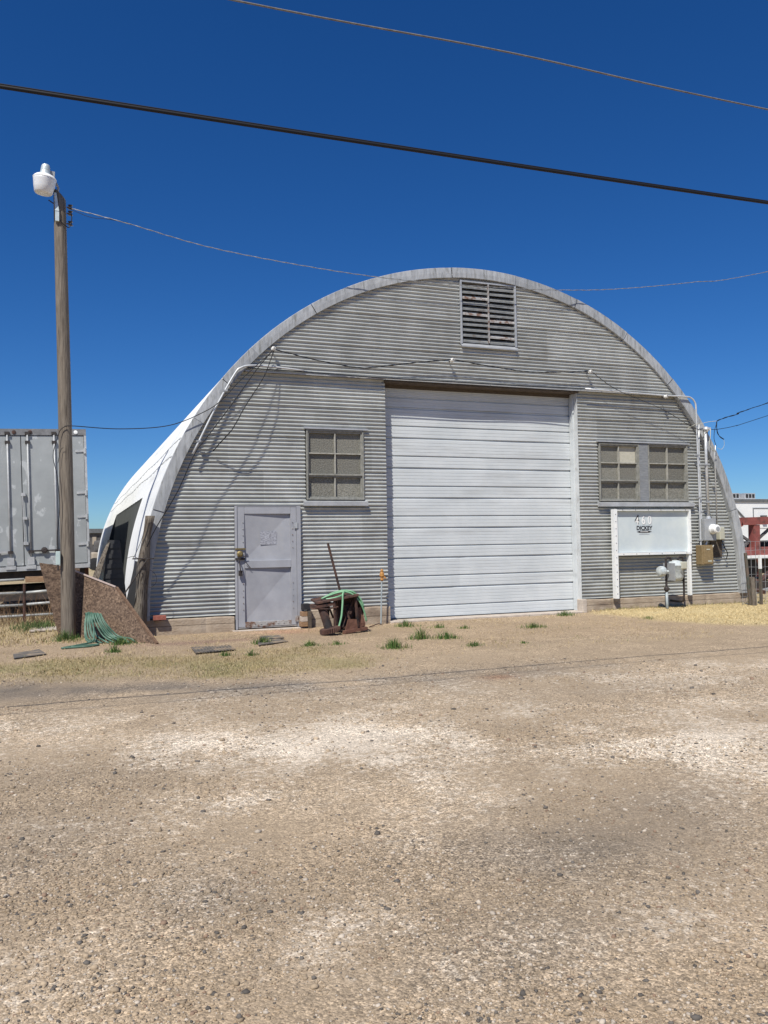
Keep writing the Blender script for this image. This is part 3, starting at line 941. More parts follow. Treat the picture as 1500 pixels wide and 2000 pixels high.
# roof shell with the side opening
def build_roof():
    na = 110
    A = np.linspace(0, math.pi, na)
    Ysr = np.r_[14.115, np.arange(14.2, 35.01, 0.1), 35.2]
    YO0, YO1, ZO = 17.55, 27.4, 2.42
    mb = MB()
    idx = {}
    vs_ = []
    R = RO - 0.012
    for j, y in enumerate(Ysr):
        for i, a in enumerate(A):
            rr = R + 0.010 * max(0.0, math.cos(y * 6.283 / 0.7)) ** 4
            x, z = CX + rr * math.cos(a), CZ + rr * math.sin(a)
            vs_.append((x, y, z))
    f = []
    for j in range(len(Ysr) - 1):
        ym = (Ysr[j] + Ysr[j + 1]) / 2
        for i in range(na - 1):
            zm = CZ + R * math.sin((A[i] + A[i + 1]) / 2)
            if A[i] > math.pi / 2 and YO0 < ym < YO1 and zm < ZO: continue
            o = j * na + i
            f.append((o, o + na, o + na + 1, o + 1))
    mb.add(vs_, f)
    for sx in (1, -1):
        x = CX + sx * R
        if sx == 1:
            mb.add([(x, 14.29, -0.05), (x, 35.2, -0.05), (x, 35.2, CZ), (x, 14.29, CZ)], [(0, 1, 2, 3)])
        else:
            for a, b in ((14.115, 17.4), (27.5, 35.2)):
                mb.add([(x, a, -0.05), (x, b, -0.05), (x, b, CZ), (x, a, CZ)], [(0, 1, 2, 3)])
    o = mb.build('roof', 'roof', hut, smooth=True)
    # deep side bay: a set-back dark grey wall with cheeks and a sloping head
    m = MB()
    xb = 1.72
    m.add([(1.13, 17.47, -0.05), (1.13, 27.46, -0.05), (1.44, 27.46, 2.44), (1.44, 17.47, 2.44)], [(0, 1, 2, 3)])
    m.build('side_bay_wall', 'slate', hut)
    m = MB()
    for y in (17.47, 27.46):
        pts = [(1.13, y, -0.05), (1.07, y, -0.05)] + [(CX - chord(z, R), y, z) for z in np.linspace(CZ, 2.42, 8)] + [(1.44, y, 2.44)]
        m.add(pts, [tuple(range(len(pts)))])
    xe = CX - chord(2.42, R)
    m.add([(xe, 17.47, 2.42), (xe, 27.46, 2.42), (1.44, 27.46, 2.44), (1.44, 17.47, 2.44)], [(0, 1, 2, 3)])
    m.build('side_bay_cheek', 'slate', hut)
    # back wall closes the barrel
    m = MB()
    pts = [(CX + R * math.cos(a), 35.1, CZ + R * math.sin(a)) for a in np.linspace(0, math.pi, 60)] + [(CX - R, 35.1, -0.05), (CX + R, 35.1, -0.05)]
    m.add(pts, [tuple(range(len(pts)))])
    m.build('back_wall', 'galv', hut)
    # sagging lap lines on the roof side
    for z0, z1 in ((3.3, 3.15), (2.98, 2.85)):
        m = MB()
        pts = []
        for y in np.linspace(14.32, 34.8, 24):
            z = z0 + (z1 - z0) * (y - 14.3) / 20 + 0.03 * math.sin(y * 1.3)
            pts.append((CX - chord(z, R + 0.01), y, z))
        m.tube(pts, 0.005, 4)
        m.build('roof_seam', 'gate', hut)
build_roof()

# footings: one cast block each side of the doors, with board lines, a crack and worn top edges
def footing(x0, x1, z1, joints=(), seed=1):
    m = MB()
    n = int((x1 - x0) / 0.08) + 2
    xs = np.linspace(x0, x1, n)
    prof = [(14.10, -0.08), (14.095, 0.06), (14.10, 0.128), (14.115, 0.134), (14.10, 0.140), (14.10, z1 - 0.02), (14.112, z1), (14.32, z1)]
    vs_ = []
    for x in xs:
        e = vnoise(np.array([x * 4.0]), np.array([seed * 5.0]), 81, 1.2)[0]
        gap = 0.015 if any(abs(x - j) < 0.045 for j in joints) else 0
        for p, (y, z) in enumerate(prof):
            top = p >= 5
            vs_.append((x, y + 0.004 * e + gap, z + (0.010 * e if top else 0)))
    f = []
    for i in range(n - 1):
        for p in range(7):
            o = i * 8 + p
            f.append((o, o + 8, o + 9, o + 1))
    f.append(tuple(range(8)))
    f.append(tuple((n - 1) * 8 + p for p in range(7, -1, -1)))
    m.add(vs_, f)
    return m.build('footing', 'concrete', hut)
footing(1.05, 2.64, 0.25, (2.13,), 1)
footing(3.93, 5.475, 0.30, (), 2)
footing(9.60, 13.80, 0.25, (10.33, 12.7), 3)
m = MB()
m.box(9.575, 9.69, 14.085, 14.34, -0.05, 0.262)
m.build('footing_end', 'concrete_pale', hut, bevel=0.02)
m = MB()
m.box(2.6, 3.95, 13.98, 14.25, -0.05, 0.012)
m.build('door_step', 'concrete_pale', hut, bevel=0.008)
m = MB()
m.box(5.46, 9.6, 14.02, 14.50, -0.05, 0.028)
m.build('door_apron', 'concrete_pale', hut, bevel=0.008)

# ---- garage door
gd = MB()
YD = 14.40
gd.box(5.44, 9.62, YD + 0.05, YD + 0.06, 0, 4.45)
garage = gd.build('garage_door', 'door_white', hut)
S0 = 0.565
zt = 0.045
kk = 0
while zt < 4.33:
    z1 = min(zt + S0, 4.40)
    L = z1 - zt
    # rail profile: narrow flat, groove, wide ribbed flat, groove
    prof = []
    def flat(a, b, ribs):
        prof.append((YD, a))
        for q in range(ribs):
            zc = a + (b - a) * (q + 1) / (ribs + 1)
            prof.extend([(YD, zc - 0.006), (YD + 0.006, zc - 0.001), (YD, zc + 0.005)])
        prof.append((YD, b))
    nb_ = zt + min(0.185, L * 0.4)
    flat(zt, nb_, 2)
    prof.extend([(YD + 0.030, nb_ + 0.018), (YD + 0.030, nb_ + 0.036), (YD, nb_ + 0.0365)])
    if z1 - nb_ > 0.12:
        flat(nb_ + 0.037, z1 - 0.044, 4)
        prof.extend([(YD + 0.030, z1 - 0.026), (YD + 0.030, z1 - 0.004)])
        prof.append((YD + 0.003, z1 - 0.002))
    xs = np.linspace(5.46, 9.60, 22)
    vs_, f = [], []
    for x in xs:
        bow = 0.0055 * math.sin((x - 5.46) / 4.14 * 9 + kk * 1.7) + 0.02 * math.exp(-(((x - 7.1) / 0.1) ** 2)) * (1 if kk == 1 else 0)
        for y, z in prof:
            vs_.append((x, y + bow, z))
    npf = len(prof)
    for i in range(len(xs) - 1):
        for p in range(npf - 1):
            o = i * npf + p
            f.append((o, o + npf, o + npf + 1, o + 1))
    m = MB()
    m.add(vs_, f)
    m.build('door_section', 'door_white', garage)
    zt += S0
    kk += 1
m = MB()
m.box(5.45, 9.61, YD - 0.012, YD + 0.03, 0.028, 0.045)
m.build('bottom_seal', 'black', garage)
m = MB()
m.add([(9.60, 14.135, 0.03), (9.60, 14.268, 0.03), (9.60, 14.268, 4.42), (9.60, 14.135, 4.42)], [(0, 1, 2, 3)])
m.build('door_jamb', 'jamb_paint', hut)
m = MB()
m.box(9.57, 9.62, 14.27, 14.39, 0.03, 4.40)
m.build('door_casing', 'door_white', hut)
m = MB()
m.box(5.40, 5.458, 14.17, 14.48, 0.0, 4.43)
m.build('door_jamb', 'grey_wood', hut)
m = MB()
m.box(5.44, 9.62, 14.10, 14.50, 4.405, 4.434)
m.box(5.46, 9.565, 14.36, 14.50, 4.345, 4.404)
m.build('door_header', 'dark_wood', hut)

# ---- entry door
ed = MB()
ed.box(2.665, 2.70, 14.10, 14.25, 0.02, 2.125)
ed.box(3.745, 3.815, 14.095, 14.25, 0.02, 2.125)
ed.box(2.70, 3.745, 14.11, 14.25, 2.112, 2.125)
entry = ed.build('entry_door', 'entry', hut)
def leaf(x0, x1, z0, z1, y0=14.115, mt='entry', nm='rail'):
    m = MB()
    m.box(x0, x1, y0, 14.19, z0, z1)
    return m.build(nm, mt, entry, bevel=0.004)
leaf(2.705, 2.828, 0.055, 2.108, nm='stile')
leaf(3.640, 3.742, 0.055, 2.108, nm='stile')
leaf(2.830, 3.638, 1.985, 2.108)
leaf(2.830, 3.638, 1.055, 1.185, 14.108)
leaf(2.706, 3.741, 0.03, 0.052, 14.12, 'rusty_galv', 'kick_strip')
leaf(2.830, 3.638, 0.054, 0.14, 14.112, 'rusty_galv', 'kick_plate')
def door_panel(z0, z1):
    xm, zm = (2.83 + 3.638) / 2, (z0 + z1) / 2
    m = MB()
    yb = 14.128
    # cross-broken sheet: the crease from lower left to upper right lies deeper
    c = [(2.829, yb + 0.034, z0), (3.639, yb, z0), (3.639, yb + 0.034, z1), (2.829, yb, z1)]
    m.add(c, [(0, 1, 2), (0, 2, 3)])
    m.build('panel', 'entry', entry)
door_panel(0.14, 1.055)
door_panel(1.185, 1.985)
m = MB()
m.add([(3.105, 14.147, 1.452), (3.395, 14.147, 1.452), (3.397, 14.147, 1.682), (3.105, 14.147, 1.682)], [(0, 1, 2, 3)])
m.build('notice', 'decal', entry)
for z in (1.78, 0.16):
    m = MB()
    m.box(3.70, 3.775, 14.088, 14.10, z - 0.05, z + 0.05)
    m.tube([(3.748, 14.085, z - 0.052), (3.748, 14.085, z + 0.052)], 0.009, 8)
    m.build('hinge', 'galv_flat' if z > 1 else 'rusty_galv', entry)
rv = MB()
for zz in list(np.arange(1.40, 1.86, 0.11)) + list(np.arange(0.35, 0.80, 0.11)):
    for x in (2.80, 3.672):
        rv.lathe((x, 14.113, zz), [(0.009, 0), (0.008, -0.010), (0.003, -0.013)], 6, 'y')
for x in np.arange(2.9, 3.62, 0.1):
    rv.lathe((x, 14.111, 0.10), [(0.012, 0), (0.010, -0.010), (0.003, -0.013)], 6, 'y')
ro = rv.build('rivet', 'rusty_galv', entry)
ro['kind'] = 'stuff'
m = MB()
m.lathe((2.745, 14.11, 1.30), [(0.055, 0.0), (0.055, -0.02), (0.035, -0.03), (0.028, -0.065), (0.0, -0.068)], 14, 'y')
m.box(2.66, 2.84, 14.085, 14.108, 1.375, 1.40)
m.build('lock', 'brass', entry)
m = MB()
m.box(2.665, 2.83, 14.08, 14.108, 1.20, 1.235)
m.tube(spline([(2.72, 14.08, 1.21), (2.72, 14.03, 1.18), (2.73, 14.02, 1.08), (2.745, 14.04, 1.0)], 4), 0.010, 6)
m.box(2.715, 2.775, 14.045, 14.085, 0.93, 1.02)
m.tube([(2.70, 14.05, 1.24), (2.86, 14.06, 1.27)], 0.007, 5)
m.tube([(2.83, 14.07, 1.17), (2.92, 14.09, 1.06)], 0.006, 5)
m.build('hasp', 'iron', entry)

# ---- windows
def window(x0, x1, z0, z1, pale=None, hang=0.02, split=0.36):
    fr = MB()
    d = 0.024
    yo = 14.115
    fr.box(x0, x0 + d, yo, 14.26, z0, z1)
    fr.box(x1 - d, x1, yo, 14.24, z0, z1)
    fr.box(x0 + d, x1 - d, yo, 14.24, z1 - 0.03, z1)
    fr.box(x0 + d, x1 - d, yo + 0.005, 14.24, z0, z0 + 0.025)
    w = fr.build('window', 'muntin_dark', hut)
    a, b = x0 + d, x1 - d
    zm = z0 + (z1 - z0) * split
    # upper sash sits in front of the lower one
    for sash, (s0, s1, y, rows) in enumerate(((zm - 0.015, z1 - 0.031, 14.135, 2), (z0 + 0.026, zm - 0.016, 14.16, 1))):
        m = MB()
        e = 0.024
        m.box(a + 0.001, a + e, y, y + 0.05, s0, s1)
        m.box(b - e, b - 0.001, y, y + 0.05, s0, s1)
        m.box(a + e, b - e, y, y + 0.05, s0, s0 + 0.028)
        m.box(a + e, b - e, y, y + 0.05, s1 - 0.03, s1)
        m.build('sash', 'muntin_dark', w)
        px0, px1, pz0, pz1 = a + e, b - e, s0 + 0.028, s1 - 0.03
        xm = (px0 + px1) / 2
        mu = MB()
        mu.box(xm - 0.010, xm + 0.010, y + 0.003, y + 0.048, pz0, pz1)
        if rows == 2:
            zz = (pz0 + pz1) / 2
            mu.box(px0, xm - 0.0105, y + 0.004, y + 0.048, zz - 0.010, zz + 0.010)
            mu.box(xm + 0.0105, px1, y + 0.004, y + 0.048, zz - 0.010, zz + 0.010)
        mu.build('muntin', 'muntin', w)
        for c in range(2):
            for r in range(rows):
                ph = (pz1 - pz0) / rows
                q0, q1 = (px0, xm - 0.002) if c == 0 else (xm + 0.002, px1)
                m = MB()
                yy = y + 0.052 + random.uniform(0, 0.003)
                t0, t1 = random.uniform(-0.003, 0.003), random.uniform(-0.003, 0.003)
                za, zb = pz0 + r * ph, pz0 + (r + 1) * ph
                m.slab([(q0, yy, za), (q1, yy + t0, za), (q1, yy + t0 + t1, zb), (q0, yy + t1, zb)], (0, 1, 0), 0.004)
                pl = (pale is not None and sash == 0 and (c, r) == pale)
                p = m.build('pane', 'pane_pale' if pl else 'pane', w)
                if pl: p['label'] = 'pale tan pane, unlike the dark ones around it'
    return w
window(3.945, 5.015, 2.235, 3.485)
window(10.085, 11.065, 2.225, 3.415, pale=(1, 1))
window(11.29, 12.31, 2.225, 3.425)
m = MB()
m.box(11.068, 11.287, 14.118, 14.24, 2.222, 3.42)
m.build('window_post', 'grey_wood', hut)
for a, b, z in ((3.88, 5.07, 2.225), (10.03, 12.42, 2.215)):
    m = MB()
    m.add([(a, 14.06, z - 0.03), (b, 14.06, z - 0.03), (b, 14.17, z), (a, 14.17, z), (a, 14.063, z - 0.10), (b, 14.063, z - 0.10), (b, 14.13, z - 0.105), (a, 14.13, z - 0.105)],
          [(0, 1, 2, 3), (0, 4, 5, 1), (4, 7, 6, 5), (0, 3, 7, 4), (1, 5, 6, 2)])
    m.build('window_sill', 'galv_flat', hut)
for a, b, z in ((3.90, 5.10, 3.49), (10.03, 12.36, 3.43)):
    m = MB()
    m.box(a, b, 14.095, 14.16, z, z + 0.028)
    m.build('window_drip', 'galv_flat', hut)

# ---- louvred gable vent
vb = MB()
YV = YF - 0.075
vx0, vx1, vz0, vz1 = 6.99, 8.195, 5.215, 6.43
vb.box(vx0, vx0 + 0.03, YV - 0.03, YV + 0.16, vz0, vz1)
vb.box(vx1 - 0.035, vx1, YV - 0.03, YV + 0.16, vz0, vz1)
vb.box(vx0 + 0.03, vx1 - 0.035, YV - 0.02, YV + 0.16, vz1 - 0.025, vz1)
vent = vb.build('gable_vent', 'galv_flat', hut)
m = MB()
m.add([(vx0 + 0.02, YV + 0.155, vz0), (vx1 - 0.02, YV + 0.155, vz0), (vx1 - 0.02, YV + 0.155, vz1), (vx0 + 0.02, YV + 0.155, vz1)], [(0, 1, 2, 3)])
m.build('vent_back', 'dark', vent)
xm = (vx0 + vx1) / 2
m = MB()
m.box(xm - 0.012, xm + 0.012, YV - 0.025, YV + 0.05, vz0 + 0.04, vz1 - 0.03)
m.build('mullion', 'rusty_galv', vent)
for i in range(11):
    z = vz0 + 0.075 + i * 0.104
    for a, b in ((vx0 + 0.032, xm - 0.014), (xm + 0.014, vx1 - 0.037)):
        m = MB()
        dz = random.uniform(-0.006, 0.006)
        sag = random.uniform(-0.008, 0.008)
        m.slab([(a, YV - 0.012, z - 0.02 + dz), (b, YV - 0.012, z - 0.02 + dz + sag), (b, YV + 0.05, z + 0.045 + sag), (a, YV + 0.05, z + 0.045 + dz)], (0, -0.3, 0.6), 0.004)
        m.add([(a, YV - 0.014, z - 0.045 + dz), (b, YV - 0.014, z - 0.045 + dz + sag), (b, YV - 0.0125, z - 0.02 + dz + sag), (a, YV - 0.0125, z - 0.02 + dz)], [(0, 1, 2, 3)])
        m.build('slat', 'rusty_galv' if (i + 4 * (a > xm - 0.1)) % 11 in (5, 8) else 'slat_grey', vent)
m = MB()
m.add([(vx0 - 0.01, YV - 0.06, vz0 - 0.045), (vx1 + 0.01, YV - 0.06, vz0 - 0.045), (vx1 + 0.01, YV + 0.02, vz0 + 0.03), (vx0 - 0.01, YV + 0.02, vz0 + 0.03),
       (vx0 - 0.01, YV - 0.058, vz0 - 0.07), (vx1 + 0.01, YV - 0.058, vz0 - 0.07)], [(0, 1, 2, 3), (0, 4, 5, 1)])
m.build('vent_sill', 'galv_flat', vent)

# ------------------------------------------------------------------ sign box on the wall
sg = thing('sign_board', (11.26, 14.0, 1.6), 'white framed sign panel on two posts with faded numbers and black lettering', 'sign')
SY = 13.96
m = MB()
m.slab([(10.36, SY + 0.07, 1.17), (12.19, SY + 0.07, 1.17), (12.19, SY + 0.07, 2.02), (10.36, SY + 0.07, 2.02)], (0, 1, 0), 0.02)
m.build('panel', 'sign_face', sg)
m = MB()
m.box(10.345, 12.215, SY - 0.002, SY + 0.10, 2.024, 2.044)
m.box(10.345, 12.215, SY, SY + 0.10, 1.118, 1.166)
m.box(12.175, 12.217, SY - 0.001, SY + 0.10, 1.1665, 2.0215)
m.build('frame', 'white', sg)
m = MB()
m.box(10.285, 10.362, SY - 0.006, SY + 0.10, 0.255, 2.055)
m.build('post', 'white', sg)
m = MB()
m.box(12.155, 12.212, SY + 0.02, SY + 0.10, 0.255, 1.116)
m.build('post', 'white', sg)
sc_ = MB()
for x in np.linspace(10.5, 12.08, 6):
    for z in (1.142, 2.037):
        sc_.lathe((x, SY, z), [(0.011, 0), (0.009, -0.006), (0.002, -0.008)], 6, 'y')
for z in np.linspace(0.35, 1.95, 12):
    sc_.lathe((10.322, SY - 0.007, z), [(0.011, 0), (0.009, -0.006), (0.002, -0.008)], 6, 'y')
for z in (1.35, 1.6, 1.85):
    sc_.lathe((12.196, SY, z), [(0.011, 0), (0.009, -0.006), (0.002, -0.008)], 6, 'y')
so = sc_.build('screw', 'ink_grey', sg)
so['kind'] = 'stuff'
def text(name, s, x, z, size, material, parent, y, sx=1.0, bold=0.0, ext=0.001):
    cu = bpy.data.curves.new(name, 'FONT')
    cu.body = s
    cu.size = size
    cu.align_x = 'CENTER'
    cu.align_y = 'CENTER'
    cu.extrude = ext
    cu.offset = bold
    tmp = bpy.data.objects.new(name, cu)
    dg = bpy.context.evaluated_depsgraph_get()
    COL.objects.link(tmp)
    dg.update()
    me = bpy.data.meshes.new_from_object(tmp.evaluated_get(bpy.context.evaluated_depsgraph_get()))
    COL.objects.unlink(tmp)
    bpy.data.objects.remove(tmp)
    off = parent.location
    for v in me.vertices:
        a, b, c = v.co
        v.co = (a * sx + x - off.x, y - c - off.y, b + z - off.z)
    me.materials.clear()
    me.materials.append(MT[material])
    o = bpy.data.objects.new(name, me)
    COL.objects.link(o)
    o.parent = parent
    return o
YS = SY + 0.067
for ch, x, z, mt_, ed_ in (('4', 10.90, 1.835, 'sticker', 'ink'), ('6', 11.055, 1.825, 'sticker', 'sticker_edge'), ('0', 11.21, 1.825, 'sticker', 'sticker_edge')):
    text('numeral_outline', ch, x + (0.012 if ch != '4' else 0.0), z - 0.004, 0.25, ed_, sg, YS + 0.0005, 0.85, 0.008)
    text('numeral', ch, x - (0.0 if ch != '4' else 0.004), z - (0 if ch != '4' else 0.03), 0.25 if ch != '4' else 0.22, mt_, sg, YS - 0.002, 0.8, 0.002)
text('lettering', 'DICKEY', 11.075, 1.665, 0.115, 'ink', sg, YS, 0.98, 0.004)
m = MB()
n = 24
m.add([(11.07, YS - 0.001, 1.592)] + [(11.07 + 0.165 * math.copysign(abs(math.cos(t)) ** 0.9, math.cos(t)), YS - 0.001, 1.592 + 0.025 * math.sin(t)) for t in [2 * math.pi * k / n for k in range(n)]],
      [(0, 1 + (k + 1) % n, 1 + k) for k in range(n)])
m.box(10.885, 10.915, YS - 0.001, YS + 0.001, 1.588, 1.596)
m.box(11.225, 11.255, YS - 0.001, YS + 0.001, 1.588, 1.596)
m.build('emblem', 'ink', sg)
m = MB()
for q in range(7):
    x = 10.975 + q * 0.028
    m.box(x, x + 0.018, YS - 0.004, YS - 0.002, 1.584, 1.600)
m.build('emblem_lettering', 'sticker', sg)
m = MB()
for q in range(12):
    x = 10.95 + q * 0.021
    m.box(x, x + 0.013, YS - 0.002, YS, 1.536, 1.543)
m.build('small_print', 'ink_grey', sg)

# ------------------------------------------------------------------ gas meter in front of the sign
gm = thing('gas_meter', (11.45, 13.6, 0.0), 'grey gas meter on a grey riser pipe under the sign panel', 'gas meter')
GY = 13.62
m = MB()
m.lathe((11.49, GY, 0.84), [(0.02, -0.26), (0.12, -0.245), (0.155, -0.17), (0.155, 0.04), (0.165, 0.05), (0.165, 0.07), (0.15, 0.08), (0.13, 0.14), (0.06, 0.16), (0.02, 0.165)], 20)
m.build('meter_body', 'gas_grey', gm, smooth=True)
m = MB()
m.box(11.50, 11.645, GY - 0.175, GY - 0.10, 0.83, 0.975)
m.build('index_cover', 'ivory', gm, bevel=0.015)
m = MB()
m.box(11.325, 11.345, GY - 0.165, GY + 0.165, 0.60, 0.95)
m.build('meter_band', 'box_grey', gm)
m = MB()
m.lathe((11.13, GY - 0.02, 0.79), [(0.03, -0.09), (0.09, -0.07), (0.105, -0.02), (0.105, 0.02), (0.09, 0.06), (0.04, 0.10), (0.02, 0.11)], 14, 'x')
m.tube([(11.20, GY - 0.02, 0.78), (11.29, GY - 0.02, 0.78)], 0.03, 10)
m.lathe((11.15, GY - 0.02, 0.70), [(0.035, -0.06), (0.04, 0.0), (0.03, 0.06)], 10)
m.build('regulator', 'gas_grey', gm, smooth=False)
m = MB()
m.tube([(11.255, GY, 0.36), (11.255, GY, 0.70), (11.255, GY, 1.03)], 0.022, 10)
m.tube(spline([(11.255, GY, 1.02), (11.27, GY, 1.055), (11.36, GY, 1.055), (11.38, GY, 1.02), (11.38, GY, 0.99)], 4), 0.024, 8)
m.tube(spline([(11.56, GY, 0.99), (11.56, GY, 1.03), (11.58, GY, 1.06), (11.66, GY, 1.06), (11.68, GY, 1.03), (11.685, GY, 0.9), (11.685, GY, 0.27), (11.69, GY + 0.1, 0.16), (11.7, GY + 0.42, 0.16)], 4), 0.022, 8)
m.tube([(11.27, GY, 0.585), (11.67, GY, 0.585)], 0.013, 6)
m.lathe((11.255, GY, 0.43), [(0.03, -0.05), (0.05, -0.02), (0.05, 0.02), (0.03, 0.05)], 10)
m.tube([(11.20, GY - 0.03, 0.41), (11.31, GY - 0.03, 0.44)], 0.012, 6)
m.build('pipework', 'iron', gm, smooth=False)
m = MB()
m.tube([(11.262, GY, -0.05), (11.255, GY, 0.37)], 0.027, 10)
m.build('riser', 'pipe_grey', gm, smooth=True)

# ------------------------------------------------------------------ electric service on the right
def pipe(name, pts, r, mt_, lab, cat, group=None, clamps=(), smooth=True):
    t = thing(name, pts[0], lab, cat, group)
    m = MB()
    m.tube(pts, r, 8)
    m.build('tube', mt_, t, smooth=smooth)
    for c in clamps:
        m = MB()
        m.box(c[0] - r * 2.2, c[0] + r * 2.2, c[1] - r * 1.25, c[1] + 0.06, c[2] - 0.014, c[2] + 0.014)
        m.build('clamp', 'box_grey', t)
    return t
CG = 'metal conduits on the right of the hut front'
pipe('conduit', spline([(9.7, 13.99, 4.47), (11.0, 13.99, 4.44), (11.65, 13.99, 4.43), (12.18, 13.98, 4.43), (12.33, 13.98, 4.41), (12.43, 13.98, 4.32), (12.455, 13.98, 4.17), (12.475, 14.0, 3.6), (12.49, 14.0, 2.54), (12.49, 14.0, 0.9)], 4),
     0.0175, 'conduit', 'tall conduit bending over at the top, left of the meter pipes', 'conduit', CG,
     [(12.48, 14.0, 3.2), (12.49, 14.0, 2.3), (12.49, 14.0, 1.4)])
pipe('conduit', [(12.565, 14.03, 3.86), (12.555, 14.04, 3.4), (12.565, 14.04, 1.42), (12.60, 14.0, 1.38)], 0.0155, 'conduit',
     'thin conduit with small cap between the tall bent conduit and meter mast', 'conduit', CG, [(12.56, 14.04, 3.0), (12.56, 14.04, 2.0)])
mast = pipe('meter_mast', [(12.69, 13.98, 3.72), (12.70, 14.0, 3.2), (12.715, 14.0, 1.88)], 0.031, 'conduit',
            'thick pale service mast rising from the electric meter box', 'conduit', CG, [(12.70, 14.0, 3.0), (12.71, 14.0, 2.2)])
m = MB()
m.lathe((12.70, 13.97, 3.72), [(0.036, -0.03), (0.05, 0.0), (0.062, 0.035), (0.05, 0.075), (0.02, 0.09)], 12)
m.box(12.69, 12.79, 13.93, 13.99, 3.735, 3.79)
m.build('weather_head', 'conduit', mast, smooth=False)
pipe('conduit', [(12.955, 13.99, 3.42), (12.962, 14.03, 3.2), (12.985, 14.05, 1.68)], 0.0135, 'conduit',
     'thin conduit rising from the small ivory box beside the arch edge', 'conduit', CG, [(12.97, 14.05, 2.6)])
mb_ = thing('electric_meter', (12.70, 13.97, 1.38), 'grey electric meter box with white glass dome below the service mast', 'electric meter')
m = MB()
m.box(12.545, 12.845, 13.92, 14.12, 1.385, 1.855)
m.build('meter_box', 'box_grey', mb_, bevel=0.012)
m = MB()
m.lathe((12.745, 13.92, 1.63), [(0.105, 0.0), (0.105, -0.03), (0.095, -0.035), (0.09, -0.13), (0.07, -0.15), (0.02, -0.155)], 18, 'y')
m.build('meter_dome', 'sticker', mb_, smooth=False)
m = MB()
m.lathe((12.745, 13.768, 1.63), [(0.05, 0.0), (0.05, -0.004), (0.0, -0.005)], 14, 'y')
m.build('dial', 'box_grey', mb_)
m = MB()
m.lathe((12.715, 14.0, 1.855), [(0.05, 0.0), (0.045, 0.04), (0.034, 0.05)], 12)
m.build('hub', 'conduit', mb_)
tb = thing('breaker_box', (12.6, 13.97, 0.88), 'tan metal breaker box hanging under the electric meter', 'electrical box')
m = MB()
m.box(12.455, 12.745, 13.93, 14.12, 0.885, 1.295)
m.build('case', 'box_tan', tb, bevel=0.01)
m = MB()
m.box(12.50, 12.735, 13.915, 13.929, 0.90, 1.265)
m.build('cover', 'box_tan', tb, bevel=0.006)
m = MB()
m.box(12.56, 12.65, 13.909, 13.914, 1.19, 1.215)
m.build('nameplate', 'ivory', tb)
m = MB()
m.box(12.59, 12.69, 13.909, 13.914, 0.94, 0.975)
m.build('rating_label', 'ivory', tb)
m = MB()
m.bar((12.752, 13.96, 1.22), (12.765, 13.93, 1.29), 0.012, 0.02)
m.build('switch_handle', 'porcelain', tb)
m = MB()
m.tube([(12.62, 14.0, 1.295), (12.66, 14.0, 1.386)], 0.022, 8)
m.build('nipple', 'conduit', tb)
ib = thing('junction_box', (13.07, 14.05, 1.39), 'small ivory junction box right of the electric meter', 'electrical box')
m = MB()
m.box(13.0, 13.13, 13.99, 14.13, 1.40, 1.67)
m.build('case', 'ivory', ib, bevel=0.012)
m = MB()
m.box(13.01, 13.122, 13.982, 13.989, 1.415, 1.655)
m.build('cover', 'ivory', ib, bevel=0.004)
m = MB()
m.tube(spline([(13.06, 14.02, 1.40), (13.12, 14.0, 1.25), (13.22, 14.02, 1.1), (13.20, 14.05, 0.98)], 5), 0.010, 6)
m.build('lead', 'cable', ib)
bk = thing('backing_board', (12.98, 14.1, 1.0), 'dark weathered backing board behind the junction box', 'board')
m = MB()
m.box(12.86, 13.16, 14.115, 14.145, 1.03, 1.40)
m.build('plank', 'dark_wood', bk)

# ------------------------------------------------------------------ utility pole and yard lamp
pole = thing('utility_pole', (0.01, 14.24, 0), 'weathered round wooden utility pole left of the hut', 'utility pole')
pp = [(0.012, 14.24, -0.1), (0.008, 14.24, 0.6), (-0.008, 14.24, 2.03), (-0.028, 14.24, 3.26), (-0.052, 14.24, 4.51), (-0.085, 14.24, 5.9), (-0.108, 14.24, 7.12)]
ctr = spline(pp, 6)
m = MB()
seg = 20
vs_, f = [], []
for i, c in enumerate(ctr):
    t = i / (len(ctr) - 1)
    r = 0.114 - 0.020 * t
    for k in range(seg):
        a = 2 * math.pi * k / seg
        q = r * (1 + 0.012 * math.sin(5 * a + 1.3 * i * 0.2) + 0.01 * math.sin(9 * a))
        zt_ = c.z + (0.09 * -math.cos(a) + 0.06 if i == len(ctr) - 1 else 0)
        vs_.append((c.x + q * math.cos(a), c.y + q * math.sin(a), zt_))
for i in range(len(ctr) - 1):
    for k in range(seg):
        k2 = (k + 1) % seg
        f.append((i * seg + k, i * seg + k2, (i + 1) * seg + k2, (i + 1) * seg + k))
f.append(tuple((len(ctr) - 1) * seg + k for k in range(seg)))
m.add(vs_, f)
m.build('shaft', 'pole_wood', pole, smooth=True)
for z in (6.97, 6.87, 6.70):
    m = MB()
    m.tube([(0.0, 14.19, z), (0.055, 14.17, z)], 0.012, 6)
    m.lathe((0.055, 14.17, z), [(0.016, -0.035), (0.04, -0.03), (0.022, -0.008), (0.022, 0.008), (0.04, 0.03), (0.016, 0.035)], 12)
    m.build('insulator', 'insul', pole)
m = MB()
m.tube(spline([(0.055, 14.16, 6.87), (0.075, 14.15, 6.80), (0.06, 14.15, 6.70), (0.03, 14.13, 6.62), (-0.05, 14.12, 6.66), (-0.12, 14.13, 6.74)], 5), 0.008, 6)
m.build('jumper', 'cable', pole)
m = MB()
m.box(-0.175, -0.115, 14.105, 14.16, 6.70, 6.86)
